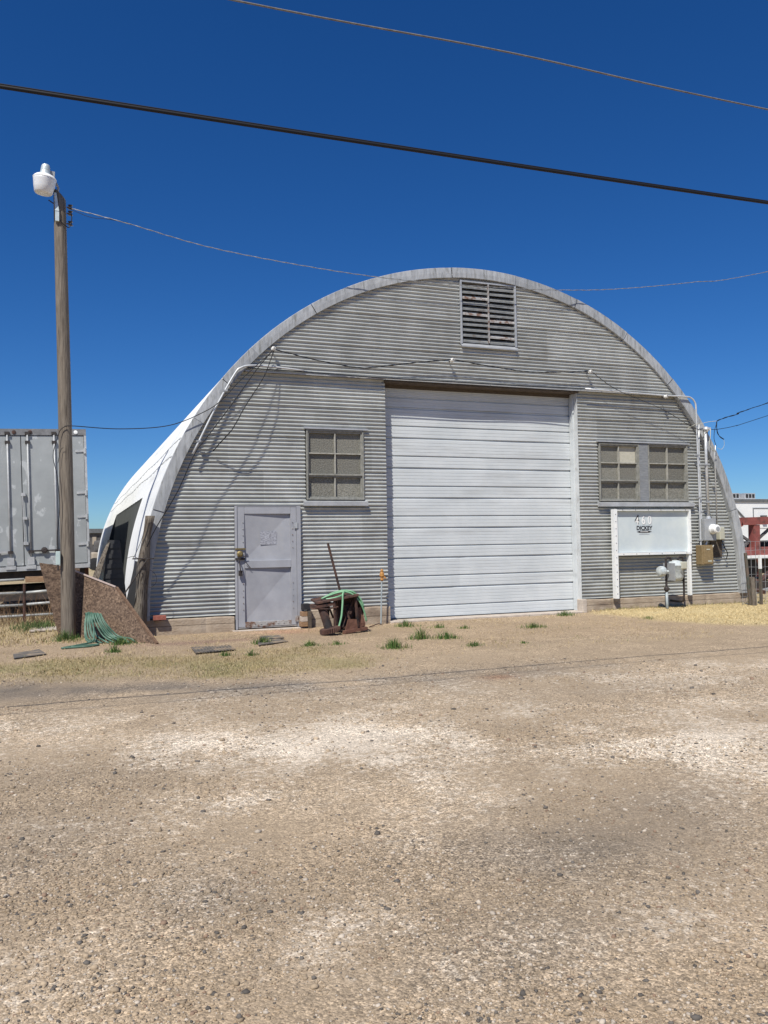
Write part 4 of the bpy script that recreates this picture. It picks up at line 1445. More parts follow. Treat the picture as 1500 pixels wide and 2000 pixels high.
m.add([(-0.175, 14.10, 6.86), (-0.115, 14.10, 6.86), (-0.155, 14.12, 7.16), (-0.19, 14.12, 7.16)], [(0, 1, 2, 3)])
m.build('lamp_bracket', 'lamp_metal', pole)
m = MB()
m.tube([(-0.20, 14.12, 6.98), (-0.27, 14.06, 7.0)], 0.010, 6)
m.build('bolt', 'iron', pole)
yl = thing('yard_lamp', (-0.35, 14.1, 7.1), 'white bowl dusk to dawn yard lamp on top of the utility pole', 'lamp')
def tiltlamp(prof, name, mt_, smooth):
    m = MB()
    m.lathe((0, 0, 0), prof, 28)
    o = m.build(name, mt_, yl, smooth, local=True)
    return o
yl.scale = (0.93, 0.93, 0.93)
yl.rotation_euler = (math.radians(4), math.radians(5), 0)
tiltlamp([(0.02, 0.012), (0.13, 0.008), (0.150, 0.03), (0.170, 0.13), (0.184, 0.235), (0.188, 0.26), (0.176, 0.262)], 'refractor', 'lens', True)
tiltlamp([(0.190, 0.258), (0.192, 0.272), (0.178, 0.292), (0.150, 0.318), (0.115, 0.335), (0.085, 0.342)], 'skirt', 'sticker', False)
tiltlamp([(0.088, 0.342), (0.078, 0.40), (0.076, 0.408), (0.078, 0.416), (0.072, 0.47), (0.062, 0.50), (0.045, 0.512), (0.02, 0.52)], 'photocell', 'lamp_metal', False)
m = MB()
m.box(0.03, 0.15, 0.02, 0.12, 0.335, 0.43)
m.tube([(0.12, 0.08, 0.36), (0.22, 0.12, 0.20), (0.21, 0.10, -0.1)], 0.022, 8)
m.build('ballast_arm', 'box_grey', yl, local=True)
gb = thing('switch_box', (-0.14, 14.11, 1.18), 'small pale green electrical box on the side of the pole', 'electrical box')
m = MB()
m.box(-0.175, -0.105, 14.10, 14.18, 1.185, 1.40)
m.build('case', mat('pale_green_box', (0.42, 0.52, 0.50), (0.5, 0.58, 0.55), 9, 0.5), gb, bevel=0.008)
m = MB()
m.tube([(-0.14, 14.12, 1.10), (-0.14, 14.12, 1.186)], 0.012, 6)
m.build('connector', 'iron', gb)

def wire(name, pts, r, mt_, lab, n=8, seg=6, group=None, twist=0.0, sub=None):
    P = spline(pts, n)
    m = MB()
    if twist:
        for ph in (0, 2.1, 4.2)[:sub or 2]:
            Q = []
            s = 0.0
            for i, p in enumerate(P):
                if i: s += (P[i] - P[i - 1]).length
                a = s / twist * 6.283 + ph
                Q.append(p + Vector((0, math.cos(a), math.sin(a))) * r)
            m.tube(Q, r, 5)
    else:
        m.tube(P, r, seg)
    o = m.build(name, mt_, None, True)
    return tag(o, lab, 'wire', group)
# long lines across the sky
def along(pts, y):
    k = y / pts[0][1]
    return [(x * k, y, 1.45 + (z - 1.45) * k) for x, _, z in pts]
P = along([(-30, 6.26, 4.36), (-6, 6.26, 4.62), (-0.435, 6.26, 4.685), (2.44, 6.26, 4.719), (6.56, 6.26, 4.787), (16, 6.26, 4.99), (40, 6.26, 5.7)], 5.92)
cab = wire('overhead_cable', P, 0.0138, 'cable', 'thick black overhead cable crossing the sky, lower of the two', 10)
m = MB()
m.tube([q + Vector((0, 0, 0.018)) for q in spline(P, 10)], 0.005, 5)
m.build('messenger_strand', 'cable', cab, True)
wire('overhead_wire', along([(-30, 5.64, 5.05), (-4, 5.64, 5.20), (1.07, 5.64, 5.254), (3.30, 5.64, 5.318), (5.94, 5.64, 5.322), (14, 5.64, 5.46), (40, 5.64, 6.1)], 5.28), 0.0066, 'cable_grey',
     'thin grey brown overhead wire, upper of the two', 10)
# pole to the far right pole, passing before the arch
wire('drop_wire', [(0.06, 14.16, 6.95), (0.93, 13.9, 6.71), (2.16, 13.9, 6.48), (3.57, 13.9, 6.345), (5.13, 13.9, 6.265), (6.61, 13.9, 6.27), (8.03, 13.9, 6.32), (9.06, 13.9, 6.385), (10.4, 13.9, 6.53), (12.36, 13.9, 6.86), (14.49, 13.9, 7.31), (24, 13.9, 9.9)],
     0.0048, 'wire_mid', 'twisted silver wire sagging from the pole past the top of the arch', 24, twist=0.33)
wire('lamp_wire', [(0.06, 14.15, 6.93), (0.35, 14.05, 6.80), (0.62, 13.97, 6.77), (0.93, 13.92, 6.73)], 0.004, 'cable', 'short dark jumper wire hanging beside the silver wire at the pole', 6)
wire('house_wire', [(-0.03, 14.11, 3.39), (0.1, 14.0, 3.385), (0.8, 13.98, 3.36), (1.57, 13.95, 3.44), (2.16, 13.95, 3.70), (2.45, 13.96, 3.92), (2.75, 13.97, 4.25), (3.03, 13.97, 4.52), (3.28, 13.98, 4.76)], 0.007, 'cable',
     'black wire looping from the pole to the insulator at left of the arch', 10)
wire('pole_wire', [(-0.02, 14.11, 3.40), (-0.10, 14.11, 3.33), (-0.14, 14.12, 3.22), (-0.21, 14.12, 2.92), (-0.15, 14.11, 2.58), (-0.115, 14.11, 2.1), (-0.15, 14.12, 1.66), (-0.14, 14.12, 1.40)], 0.006, 'cable',
     'loose black wire hanging down the left of the pole into the green box', 8)
wire('pole_wire', [(-0.06, 14.10, 3.05), (-0.10, 14.115, 3.0), (-0.14, 14.12, 2.8)], 0.004, 'cable', 'short bent wire end on the front of the pole', 6)
# insulators on the hut and the line between them
IG = 'porcelain wire insulators on the hut front'
for (x, z), lab in zip(((3.33, 4.83), (6.74, 4.85), (9.80, 4.81), (11.65, 4.40)),
                       ('white insulator knob beside the left shoulder of the arch', 'white insulator knob under the gable vent',
                        'white insulator knob above the right end of the garage door', 'white knob on the bent conduit near the right arch edge')):
    t = thing('insulator', (x, 14.07, z), lab, 'insulator', IG)
    m = MB()
    m.tube([(x, 14.08, z), (x, 13.90, z + 0.01)], 0.011, 6)
    m.build('bracket', 'iron', t)
    m = MB()
    m.lathe((x, 13.95, z), [(0.015, 0.03), (0.038, 0.02), (0.022, 0.0), (0.022, -0.012), (0.038, -0.03), (0.015, -0.045)], 12, 'y')
    m.build('knob', 'porcelain', t, smooth=False)
wire('wall_wire', [(3.33, 13.93, 4.82), (4.13, 13.95, 4.68), (4.9, 13.96, 4.60), (5.39, 13.96, 4.66), (6.0, 13.95, 4.76), (6.74, 13.93, 4.86)], 0.0068, 'cable', 'wire sagging along the hut wall from left insulator to under the vent', 8, twist=0.3)
wire('wall_wire', [(6.74, 13.93, 4.86), (7.6, 13.95, 4.78), (8.38, 13.95, 4.73), (9.2, 13.95, 4.77), (9.8, 13.93, 4.82)], 0.0068, 'cable', 'wire sagging on the hut wall between vent and right end of garage door', 8, twist=0.3)
wire('wall_wire', [(9.8, 13.93, 4.82), (10.41, 13.93, 4.48), (11.5, 13.93, 4.14), (12.3, 13.93, 3.78), (12.67, 13.93, 3.72)], 0.0042, 'cable', 'wire slanting down from right insulator to the service mast', 8, twist=0.3)
wire('wall_wire', [(3.33, 13.95, 4.82), (3.01, 13.82, 4.43), (2.57, 13.72, 3.81), (2.15, 13.69, 3.24), (1.935, 13.68, 2.945), (1.66, 13.68, 2.33), (1.32, 13.70, 1.744), (1.185, 13.74, 1.45)], 0.009, 'cable', 'dark wire running down beside the left arch edge to the cedar post', 10)
wire('wall_wire', [(3.34, 13.96, 4.80), (3.12, 13.80, 4.30), (2.80, 13.72, 3.80), (2.58, 13.76, 3.40), (2.42, 13.9, 3.2), (2.3, 14.06, 3.05)], 0.007, 'cable', 'thin loose wire on the corrugated wall left of the window', 8, twist=0.22)
pipe('conduit', spline([(3.9, 14.03, 4.50), (3.3, 14.02, 4.535), (2.95, 14.01, 4.53), (2.78, 13.99, 4.48), (2.66, 13.99, 4.36), (2.33, 13.99, 3.76), (1.95, 13.99, 2.98)], 5), 0.017, 'conduit',
     'bent conduit running down beside the left arch edge', 'conduit', 'metal conduits on the left of the hut front', [(2.5, 13.99, 4.07), (2.05, 13.99, 3.2)])
wire('wall_wire', [(2.9, 14.03, 4.49), (4.2, 14.03, 4.475), (5.4, 14.03, 4.455), (7.0, 14.03, 4.46), (8.4, 14.03, 4.465), (9.7, 14.0, 4.475)], 0.008, 'cable', 'dark wire lying along the ledge above the garage door', 6)
wire('service_wire', [(22, 13.9, 6.6), (14.36, 13.9, 4.38), (13.49, 13.9, 4.10), (13.0, 13.9, 3.96), (12.92, 13.9, 3.86), (12.93, 13.9, 3.70), (13.0, 13.9, 3.6), (13.1, 13.9, 3.54)], 0.007, 'cable', 'dark service wire arriving from the right, upper of the two', 16, twist=0.4)
wire('service_wire', [(22, 13.92, 6.3), (14.35, 13.92, 4.10), (13.48, 13.92, 3.855), (12.95, 13.92, 3.755), (12.8, 13.95, 3.755)], 0.006, 'cable', 'dark service wire arriving from the right, lower of the two', 8)
wire('service_loop', [(12.78, 13.93, 3.75), (12.74, 13.9, 3.60), (12.72, 13.9, 3.42), (12.80, 13.9, 3.30), (12.93, 13.94, 3.29)], 0.008, 'ivory', 'pale drip loop wire below the mast weather head', 8)
wire('service_loop', [(12.92, 13.9, 3.88), (12.86, 13.9, 3.72), (12.84, 13.9, 3.55), (12.90, 13.92, 3.42), (12.955, 13.97, 3.40)], 0.006, 'cable', 'dark drip loop wire right of the weather head', 8)
wire('service_loop', [(13.1, 13.9, 3.54), (13.11, 13.9, 3.42), (13.05, 13.92, 3.33), (12.97, 13.95, 3.36)], 0.004, 'ivory', 'thin pale looping wire end at the arch edge', 8)
wire('tie_wire', [(12.20, 14.0, 3.74), (12.32, 13.96, 3.81), (12.44, 13.95, 3.86), (12.57, 13.97, 3.87), (12.75, 13.95, 3.91), (12.92, 13.9, 3.93)], 0.005, 'ivory', 'short pale wire reaching across the tops of the conduits', 8)

# ------------------------------------------------------------------ left clutter: boards, post, hose
ob = thing('strand_board', (1.0, 13.4, 0), 'brown weathered strand board sheet leaning right of the pole, pale top edge', 'board', 'boards leaning behind the pole')
m = MB()
q = [(1.235, 12.82, 0.0), (0.715, 13.85, 0.81), (0.045, 14.60, 1.09), (0.10, 14.42, -0.02)]
qa = [Vector(p) for p in q]
N = 8
vs_, f = [], []
for j in range(N + 1):
    for i in range(N + 1):
        u, v = i / N, j / N
        p = (qa[0] * (1 - u) + qa[3] * u) * (1 - v) + (qa[1] * (1 - u) + qa[2] * u) * v
        p += Vector((0.5, 0.5, 0.0)).normalized() * 0.03 * math.sin(u * 3.14) * math.sin(v * 3.14)
        vs_.append(p)
m1 = len(vs_)
nrm = (qa[1] - qa[0]).cross(qa[3] - qa[0]).normalized()
vs_ += [p - nrm * 0.016 if nrm.y < 0 else p + nrm * 0.016 for p in vs_[:m1]]
for j in range(N):
    for i in range(N):
        o = j * (N + 1) + i
        f.append((o, o + 1, o + N + 2, o + N + 1))
        f.append((m1 + o, m1 + o + N + 1, m1 + o + N + 2, m1 + o + 1))
for i in range(N):
    for a, b in ((i, i + 1), (N * (N + 1) + i + 1, N * (N + 1) + i), ((i + 1) * (N + 1), i * (N + 1)), (i * (N + 1) + N, (i + 1) * (N + 1) + N)):
        f.append((a, a + m1, b + m1, b))
m.add(vs_, f)
m.build('sheet', 'osb', ob)
m = MB()
e0, e1 = qa[0] + Vector((0.012, -0.012, 0.004)), qa[1] + Vector((0.012, -0.012, 0.0))
m.bar(e0, e1, 0.035, 0.035)
m.build('edge_strip', 'board_brown', ob)
m = MB()
e0, e1 = qa[1] + Vector((0, -0.01, 0.012)), qa[2] + Vector((0, -0.01, 0.012))
m.bar(e0, e1, 0.022, 0.02)  # paler bar laid along the top edge of the sheet
m.build('top_edge', mat('pinkish_edge', (0.42, 0.33, 0.30), (0.5, 0.4, 0.35), 12, 0.9), ob)
ob2 = thing('strand_board', (-0.1, 14.8, 0), 'brown weathered strand board sheet leaning left of the pole, beside the gate', 'board', 'boards leaning behind the pole')
m = MB()
m.slab([(-0.13, 14.62, -0.02), (0.20, 14.72, -0.02), (0.19, 14.95, 1.10), (-0.435, 14.80, 1.215)], (0.1, 1, 0.1), 0.016)
m.build('sheet', 'osb', ob2)

post = thing('cedar_post', (1.05, 13.98, 0), 'gnarled grey cedar fence post leaning at the left corner of the hut', 'post')
m = MB()
base, top = Vector((1.02, 13.93, -0.05)), Vector((1.235, 13.90, 1.95))
seg, N = 14, 16
vs_, f = [], []
for i in range(N + 1):
    t = i / N
    c = base.lerp(top, t) + Vector((0.018 * math.sin(t * 7), 0.012 * math.cos(t * 5), 0))
    r = 0.105 - 0.035 * t + 0.012 * math.sin(t * 13)
    for k in range(seg):
        a = 6.283 * k / seg
        q = r * (1 + 0.16 * math.sin(3 * a + t * 2) + 0.09 * math.sin(7 * a + t * 5))
        vs_.append((c.x + q * math.cos(a), c.y + q * math.sin(a), c.z))
for i in range(N):
    for k in range(seg):
        k2 = (k + 1) % seg
        f.append((i * seg + k, i * seg + k2, (i + 1) * seg + k2, (i + 1) * seg + k))
f.append(tuple(N * seg + k for k in range(seg)))
m.add(vs_, f)
m.build('trunk', 'cedar', post, smooth=True)
m = MB()
m.tube([(0.965, 13.78, 1.262), (1.30, 13.80, 1.258)], 0.011, 6)
m.tube([(1.20, 13.79, 1.26), (1.0, 13.80, 0.95), (0.74, 13.85, 0.55)], 0.012, 6)
rod = m.build('iron_rod', 'iron', None)
tag(rod, 'rusty iron T shaped rod leaning across the cedar post', 'rod')
lw = MB()
lw.tube(spline([(1.10, 13.80, 1.02), (1.22, 13.79, 1.08), (1.32, 13.80, 1.0), (1.33, 13.8, 0.88), (1.24, 13.79, 0.80), (1.12, 13.79, 0.86)], 6), 0.004, 4)
lw.tube(spline([(1.08, 13.80, 1.25), (0.98, 13.82, 1.30), (0.88, 13.85, 1.27)], 5), 0.005, 4)
lw.tube(spline([(1.20, 13.8, 1.9), (1.12, 13.8, 1.6), (1.02, 13.8, 1.35), (0.98, 13.82, 1.28)], 5), 0.006, 4)
tag(lw.build('loop_wire', 'iron', None), 'rusty wire loops wound round the cedar post', 'wire')
fb = thing('floor_board', (0.7, 14.7, 0), 'narrow black board leaning between the cedar post and roof opening', 'board')
m = MB()
m.slab([(0.78, 14.35, 0.0), (0.98, 14.3, 0.0), (1.10, 14.3, 1.2), (1.05, 14.34, 1.22)], (0, 1, 0), 0.02)
m.build('plank', 'black', fb)
bp_ = thing('pallet_panel', (0.7, 15.2, 0), 'black slatted panel leaning in the side opening of the roof', 'panel')
m = MB()
A0, A1, A2, A3 = Vector((0.48, 15.10, 0.0)), Vector((1.02, 15.15, 0.0)), Vector((0.86, 15.3, 1.57)), Vector((0.66, 15.3, 1.58))
m.slab([A0, A1, A2, A3], (0, 1, 0), 0.02)
m.build('sheet', 'black', bp_)
for k in range(9):
    t0, t1 = k / 9 + 0.02, k / 9 + 0.07
    q = [A0.lerp(A3, t0), A1.lerp(A2, t0), A1.lerp(A2, t1), A0.lerp(A3, t1)]
    m = MB()
    m.slab([p + Vector((0, -0.022, 0)) for p in q], (0, 1, 0), 0.018)
    m.build('slat', 'black', bp_)
pk = thing('plank', (0.4, 15.0, 0), 'long grey brown plank leaning against the left edge of the black panel', 'plank')
m = MB()
m.slab([(0.18, 14.95, 0.45), (0.36, 14.95, 0.45), (0.69, 15.25, 1.54), (0.63, 15.25, 1.50)], (0.1, 1, 0), 0.035)
m.build('board', 'cedar', pk)

hs = thing('hose_coil', (0.5, 13.5, 0), 'coil of green garden hose hung over the strand board edge', 'hose')
m = MB()
for i in range(17):
    t = i / 16
    x0 = 0.255 + 0.21 * t + random.uniform(-0.012, 0.012)
    x1 = 0.30 + 0.56 * t ** 1.15 + random.uniform(-0.04, 0.04)
    zt = 0.43 - 0.015 * t + random.uniform(-0.012, 0.012)
    yb = 13.45 - 0.25 * t + random.uniform(-0.10, 0.10)
    k = random.uniform(0.05, 0.12)
    P = [(x0 + 0.02, 14.02 - 0.35 * t, zt - 0.14), (x0, 13.95 - 0.3 * t, zt - 0.02), (x0 + 0.01, 13.86 - 0.3 * t, zt), (x0 + 0.03 * t, 13.76 - 0.28 * t, zt - 0.05),
         (x0 * 0.7 + x1 * 0.3 - k * 0.3, 13.66 - 0.25 * t, zt * 0.62), (x0 * 0.35 + x1 * 0.65 - k * 0.3, 13.55 - 0.2 * t, zt * 0.24), (x1, yb, 0.03 + random.uniform(0, 0.04)), (x1 + 0.06, yb - 0.06, 0.015)]
    m.tube(spline(P, 6), 0.0125, 7)
m.build('hose_loops', 'hose', hs, smooth=True)
m = MB()
m.tube(spline([(0.33, 13.75, 0.41), (0.36, 13.5, 0.30), (0.37, 13.25, 0.12), (0.33, 13.15, 0.05), (0.15, 13.0, 0.03), (-0.05, 12.85, 0.02), (-0.06, 12.80, 0.02), (0.1, 12.82, 0.02), (0.3, 12.86, 0.02), (0.42, 12.98, 0.02), (0.40, 13.05, 0.02), (0.25, 13.0, 0.02), (0.05, 12.9, 0.02)], 8), 0.014, 7)
m.build('hose_end', 'hose', hs, smooth=True)

# ------------------------------------------------------------------ rusty machine with the pale hose
mc = thing('rusty_machine', (4.1, 13.0, 0), 'rusted iron machine frame with gear wheel and roller before the hut', 'machine')
def mcp(name, mt_, fn, smooth=False):
    m = MB()
    fn(m)
    return m.build(name, mt_, mc, smooth)
mcp('roller', 'rust', lambda m: m.tube([(3.90, 12.75, 0.06), (3.875, 12.80, 0.20), (3.80, 12.86, 0.47)], 0.070, 14))
def gear(m):
    c, n = Vector((3.90, 12.70, 0.045)), 26
    vs_, f = [], []
    for h in (0, 0.07):
        for k in range(n * 2):
            r = 0.165 if (k // 1) % 2 == 0 else 0.138
            a = math.pi * k / n
            vs_.append((c.x + r * math.cos(a), c.y + r * math.sin(a), c.z + h + 0.05 * math.cos(a) * 0.6))
    N2 = n * 2
    for k in range(N2):
        k2 = (k + 1) % N2
        f.append((k, k2, N2 + k2, N2 + k))
    f.append(tuple(range(N2 - 1, -1, -1)))
    f.append(tuple(N2 + k for k in range(N2)))
    m.add(vs_, f)
mcp('gear_wheel', 'rust', gear)
mcp('top_plate', 'rust', lambda m: (m.slab([(3.70, 12.75, 0.49), (4.40, 12.72, 0.60), (4.42, 13.25, 0.62), (3.74, 13.25, 0.52)], (0, 0, 1), 0.03),
                                    m.slab([(3.68, 12.76, 0.42), (3.98, 12.76, 0.46), (3.98, 13.1, 0.46), (3.68, 13.1, 0.42)], (0, 0, 1), 0.05)))
mcp('side_plate', 'rust_red', lambda m: (m.slab([(4.16, 12.74, 0.03), (4.55, 12.85, 0.10), (4.545, 12.85, 0.14), (4.40, 12.80, 0.17), (4.36, 12.80, 0.21), (4.22, 12.76, 0.22)][:4], (0, 1, 0), 0.04),
                                         m.slab([(4.42, 12.82, 0.13), (4.56, 12.88, 0.13), (4.50, 12.92, 0.40), (4.42, 12.86, 0.40)], (0, 1, 0), 0.03),
                                         m.slab([(4.16, 12.73, 0.03), (4.40, 12.79, 0.08), (4.38, 12.79, 0.22), (4.22, 12.74, 0.23)], (0, 1, 0), 0.03)))
mcp('base_rail', 'rust_red', lambda m: (m.bar((4.12, 12.70, 0.03), (4.57, 12.86, 0.06), 0.05, 0.05), m.bar((4.0, 13.25, 0.03), (4.57, 13.28, 0.05), 0.05, 0.05), m.bar((4.57, 12.86, 0.05), (4.57, 13.28, 0.05), 0.05, 0.05)))
for a, b, w in (((4.02, 12.75, 0.05), (4.0, 12.78, 0.52), 0.045), ((4.40, 12.80, 0.1), (4.36, 12.78, 0.60), 0.04), ((4.02, 13.22, 0.02), (4.02, 13.22, 0.55), 0.05),
                ((4.52, 13.25, 0.03), (4.40, 13.22, 0.62), 0.06), ((3.92, 12.85, 0.46), (4.03, 12.95, 0.25), 0.025), ((4.15, 12.8, 0.1), (4.35, 12.9, 0.52), 0.03),
                ((4.30, 12.78, 0.12), (4.18, 12.9, 0.5), 0.03), ((4.46, 12.86, 0.14), (4.30, 12.95, 0.56), 0.025)):
    mcp('brace', 'rust', lambda m: m.bar(a, b, w, w * 0.7))
mcp('housing', 'rust', lambda m: (m.box(4.12, 4.46, 12.98, 13.22, 0.06, 0.56), m.lathe((4.28, 12.97, 0.34), [(0.12, 0.0), (0.12, -0.05), (0.04, -0.06), (0.04, -0.12), (0.0, -0.121)], 14, 'y')))
mcp('gusset', 'rust', lambda m: m.slab([(4.40, 12.84, 0.62), (4.55, 12.92, 0.40), (4.60, 13.2, 0.10), (4.46, 13.2, 0.60)], (0.6, 0.2, 0), 0.015))
mcp('crank_pin', 'rust', lambda m: (m.tube([(3.80, 12.85, 0.5), (3.80, 12.85, 0.56)], 0.02, 8), m.tube([(3.62, 12.80, 0.42), (3.9, 12.74, 0.41), (4.05, 12.74, 0.44)], 0.010, 6)))
rod2 = MB()
rod2.tube([(4.29, 13.25, 0.05), (4.27, 13.28, 0.62), (4.08, 13.35, 1.46)], 0.021, 8)
tag(rod2.build('iron_bar', 'rust', None), 'dark iron bar standing up out of the rusty machine', 'bar')
ph = MB()
ph.tube(spline([(3.85, 13.0, 0.56), (4.0, 12.95, 0.62), (4.16, 12.88, 0.665), (4.30, 12.82, 0.64), (4.42, 12.78, 0.52), (4.50, 12.78, 0.36), (4.55, 12.80, 0.18)], 8), 0.015, 7)
ph.tube(spline([(3.9, 13.05, 0.57), (4.05, 12.98, 0.65), (4.20, 12.9, 0.685), (4.34, 12.85, 0.66), (4.45, 12.83, 0.56), (4.52, 12.83, 0.42)], 8), 0.015, 7)
ph.tube(spline([(4.20, 12.85, 0.665), (4.14, 12.76, 0.64), (4.12, 12.72, 0.5), (4.09, 12.69, 0.3), (4.05, 12.67, 0.17), (4.03, 12.66, 0.12)], 8), 0.016, 7)
ph.tube(spline([(3.90, 12.9, 0.555), (4.0, 12.86, 0.57), (4.12, 12.85, 0.60), (4.2, 12.9, 0.63)], 6), 0.017, 7)
ho = ph.build('garden_hose', 'hose2', None, True)
tag(ho, 'pale green garden hose draped over the rusty machine', 'hose')
bl = thing('timber_block', (3.85, 13.95, 0), 'stack of old timber blocks right of the entry door foot', 'timber')
m = MB()
m.box(3.875, 3.925, 13.86, 14.08, 0.0, 0.295)
m.build('upright', 'dark_wood', bl)
for k, (z0, z1) in enumerate(((0.03, 0.11), (0.115, 0.20), (0.205, 0.285))):
    m = MB()
    m.box(3.755 + 0.01 * k, 3.872, 13.90 + 0.01 * k, 14.07, z0, z1)
    m.build('offcut', 'plank' if k != 1 else 'concrete_pale', bl, bevel=0.005)
m = MB()
m.box(3.80, 3.925, 13.93, 14.09, 0.315, 0.42)
bx = m.build('black_box', 'black', None, bevel=0.006)
tag(bx, 'small black box standing on the footing right of the entry door', 'box')
st = thing('hydrant_stake', (5.2, 13.88, 0), 'thin grey pipe stake with orange painted top left of the garage door', 'stake')
m = MB()
m.tube([(5.205, 13.88, -0.05), (5.235, 13.88, 0.78)], 0.0145, 8)
m.build('pipe', 'pipe_grey', st)
m = MB()
m.lathe((5.24, 13.88, 0.86), [(0.018, -0.09), (0.035, -0.07), (0.028, -0.03), (0.045, 0.0), (0.04, 0.05), (0.025, 0.07), (0.03, 0.10), (0.015, 0.125)], 10)
m.tube([(5.24, 13.88, 0.87), (5.30, 13.84, 0.82)], 0.014, 6)
m.build('tap', 'orange', st)
tw = MB()
tw.tube(spline([(5.20, 13.85, 0.01), (5.08, 13.72, 0.03), (4.95, 13.6, 0.015), (4.85, 13.5, 0.01)], 6), 0.010, 5)
tag(tw.build('root_stub', 'rust', None), 'short rusty rod lying on the soil at the stake foot', 'rod')
br = MB()
br.box(1.30, 1.505, 13.98, 14.085, 0.252, 0.325)
tag(br.build('brick', 'brick_red', None, bevel=0.006), 'red brick lying on the footing at the left hut corner', 'brick')

def plate(name, q, h, mt_, lab, cat, bars=0):
    t = thing(name, (sum(p[0] for p in q) / 4, sum(p[1] for p in q) / 4, 0), lab, cat)
    q = [Vector((p[0], p[1], 0.012)) for p in q]
    m = MB()
    m.slab(q, (0, 0, 1), h)
    m.build('plate', mt_, t)
    for k in range(bars):
        a, b = (k + 0.5) / bars - 0.016, (k + 0.5) / bars + 0.016
        m = MB()
        m.slab([q[0].lerp(q[1], a) + Vector((0, 0, h + .001)), q[0].lerp(q[1], b) + Vector((0, 0, h + .001)), q[3].lerp(q[2], b) + Vector((0, 0, h + .001)), q[3].lerp(q[2], a) + Vector((0, 0, h + .001))], (0, 0, 1), 0.006)
        m.build('bar', 'grate', t)
    return t
plate('floor_grate', [(1.60, 11.35), (2.17, 11.5), (2.17, 11.95), (1.63, 12.0)], 0.008, 'grate', 'black floor grate lying in the dry grass before the hut', 'grate', 12)
plate('rubber_mat', [(2.55, 11.8), (3.05, 12.05), (3.0, 12.4), (2.66, 12.4)], 0.010, 'grate', 'black rubber mat lying before the entry door', 'mat')
plate('rubber_mat', [(2.75, 12.42), (3.1, 12.5), (3.09, 12.85), (2.8, 12.85)], 0.02, 'grate', 'smaller black mat behind the one before the entry door', 'mat')
plate('paving_stone', [(-0.66, 11.95), (-0.27, 12.25), (-0.38, 12.85), (-0.70, 12.5)], 0.008, 'grate', 'flat dark stone in the ground left of the hose', 'stone')
plate('concrete_slab', [(-0.62, 15.6), (-0.1, 15.7), (-0.1, 16.3), (-0.6, 16.3)], 0.02, 'concrete_pale', 'pale concrete slab behind the utility pole', 'slab')

# ------------------------------------------------------------------ pipe gate under the trailer
gt = thing('pipe_gate', (-0.8, 17.5, 0), 'pale horizontal pipe rails of a low gate before the trailer', 'gate')
for a, b in (((-3.0, 0.80), (-0.78, 0.86)), ((-3.0, 0.575), (-0.80, 0.60)), ((-0.76, 0.60), (-0.2, 0.635)), ((-3.0, 0.34), (-0.80, 0.365)), ((-0.74, 0.375), (-0.18, 0.40)), ((-3.0, 0.12), (-0.18, 0.17))):
    m = MB()
    m.tube([(a[0], 17.5, a[1]), (b[0], 17.5, b[1])], 0.026, 8)
    m.build('rail', 'gate', gt, smooth=True)
m = MB()
m.tube([(-0.78, 17.48, 0.0), (-0.78, 17.48, 0.78)], 0.024, 8)
m.build('gate_post', 'rust', gt)
pl = MB()
pl.box(-0.76, -0.30, 17.42, 17.55, 0.80, 0.91)
tag(pl.build('plank', 'plank', None, bevel=0.004), 'brown plank lying on the pipe gate beside the strand board', 'plank')

# ------------------------------------------------------------------ trailer
tr = thing('semi_trailer', (0.48, 20.0, 1.10), 'grey worn semi trailer seen from its rear doors, left of the hut', 'trailer')
tr.rotation_euler = (0, math.radians(-1.6), 0)
def tp(name, mt_, fn, parent=tr, smooth=False, bevel=0):
    m = MB()
    fn(m)
    return m.build(name, mt_, parent, smooth, local=True, bevel=bevel)
TW, TH = 2.62, 3.05
tp('body', 'trailer', lambda m: m.box(-TW + 0.01, -0.01, 0.06, 12.5, 0.0, TH - 0.005))
tp('header', 'trailer_dark', lambda m: m.box(-TW, 0.0, -0.02, 0.06, TH - 0.14, TH))
tp('corner_post', 'trailer_frame', lambda m: m.box(-0.05, 0.0, -0.015, 0.06, 0.0, TH - 0.141))
tp('corner_post', 'trailer_frame', lambda m: m.box(-TW, -TW + 0.05, -0.015, 0.06, 0.0, TH - 0.141))
tp('sill', 'trailer_frame', lambda m: (m.box(-TW, 0.0, -0.05, 0.06, -0.10, -0.002)))
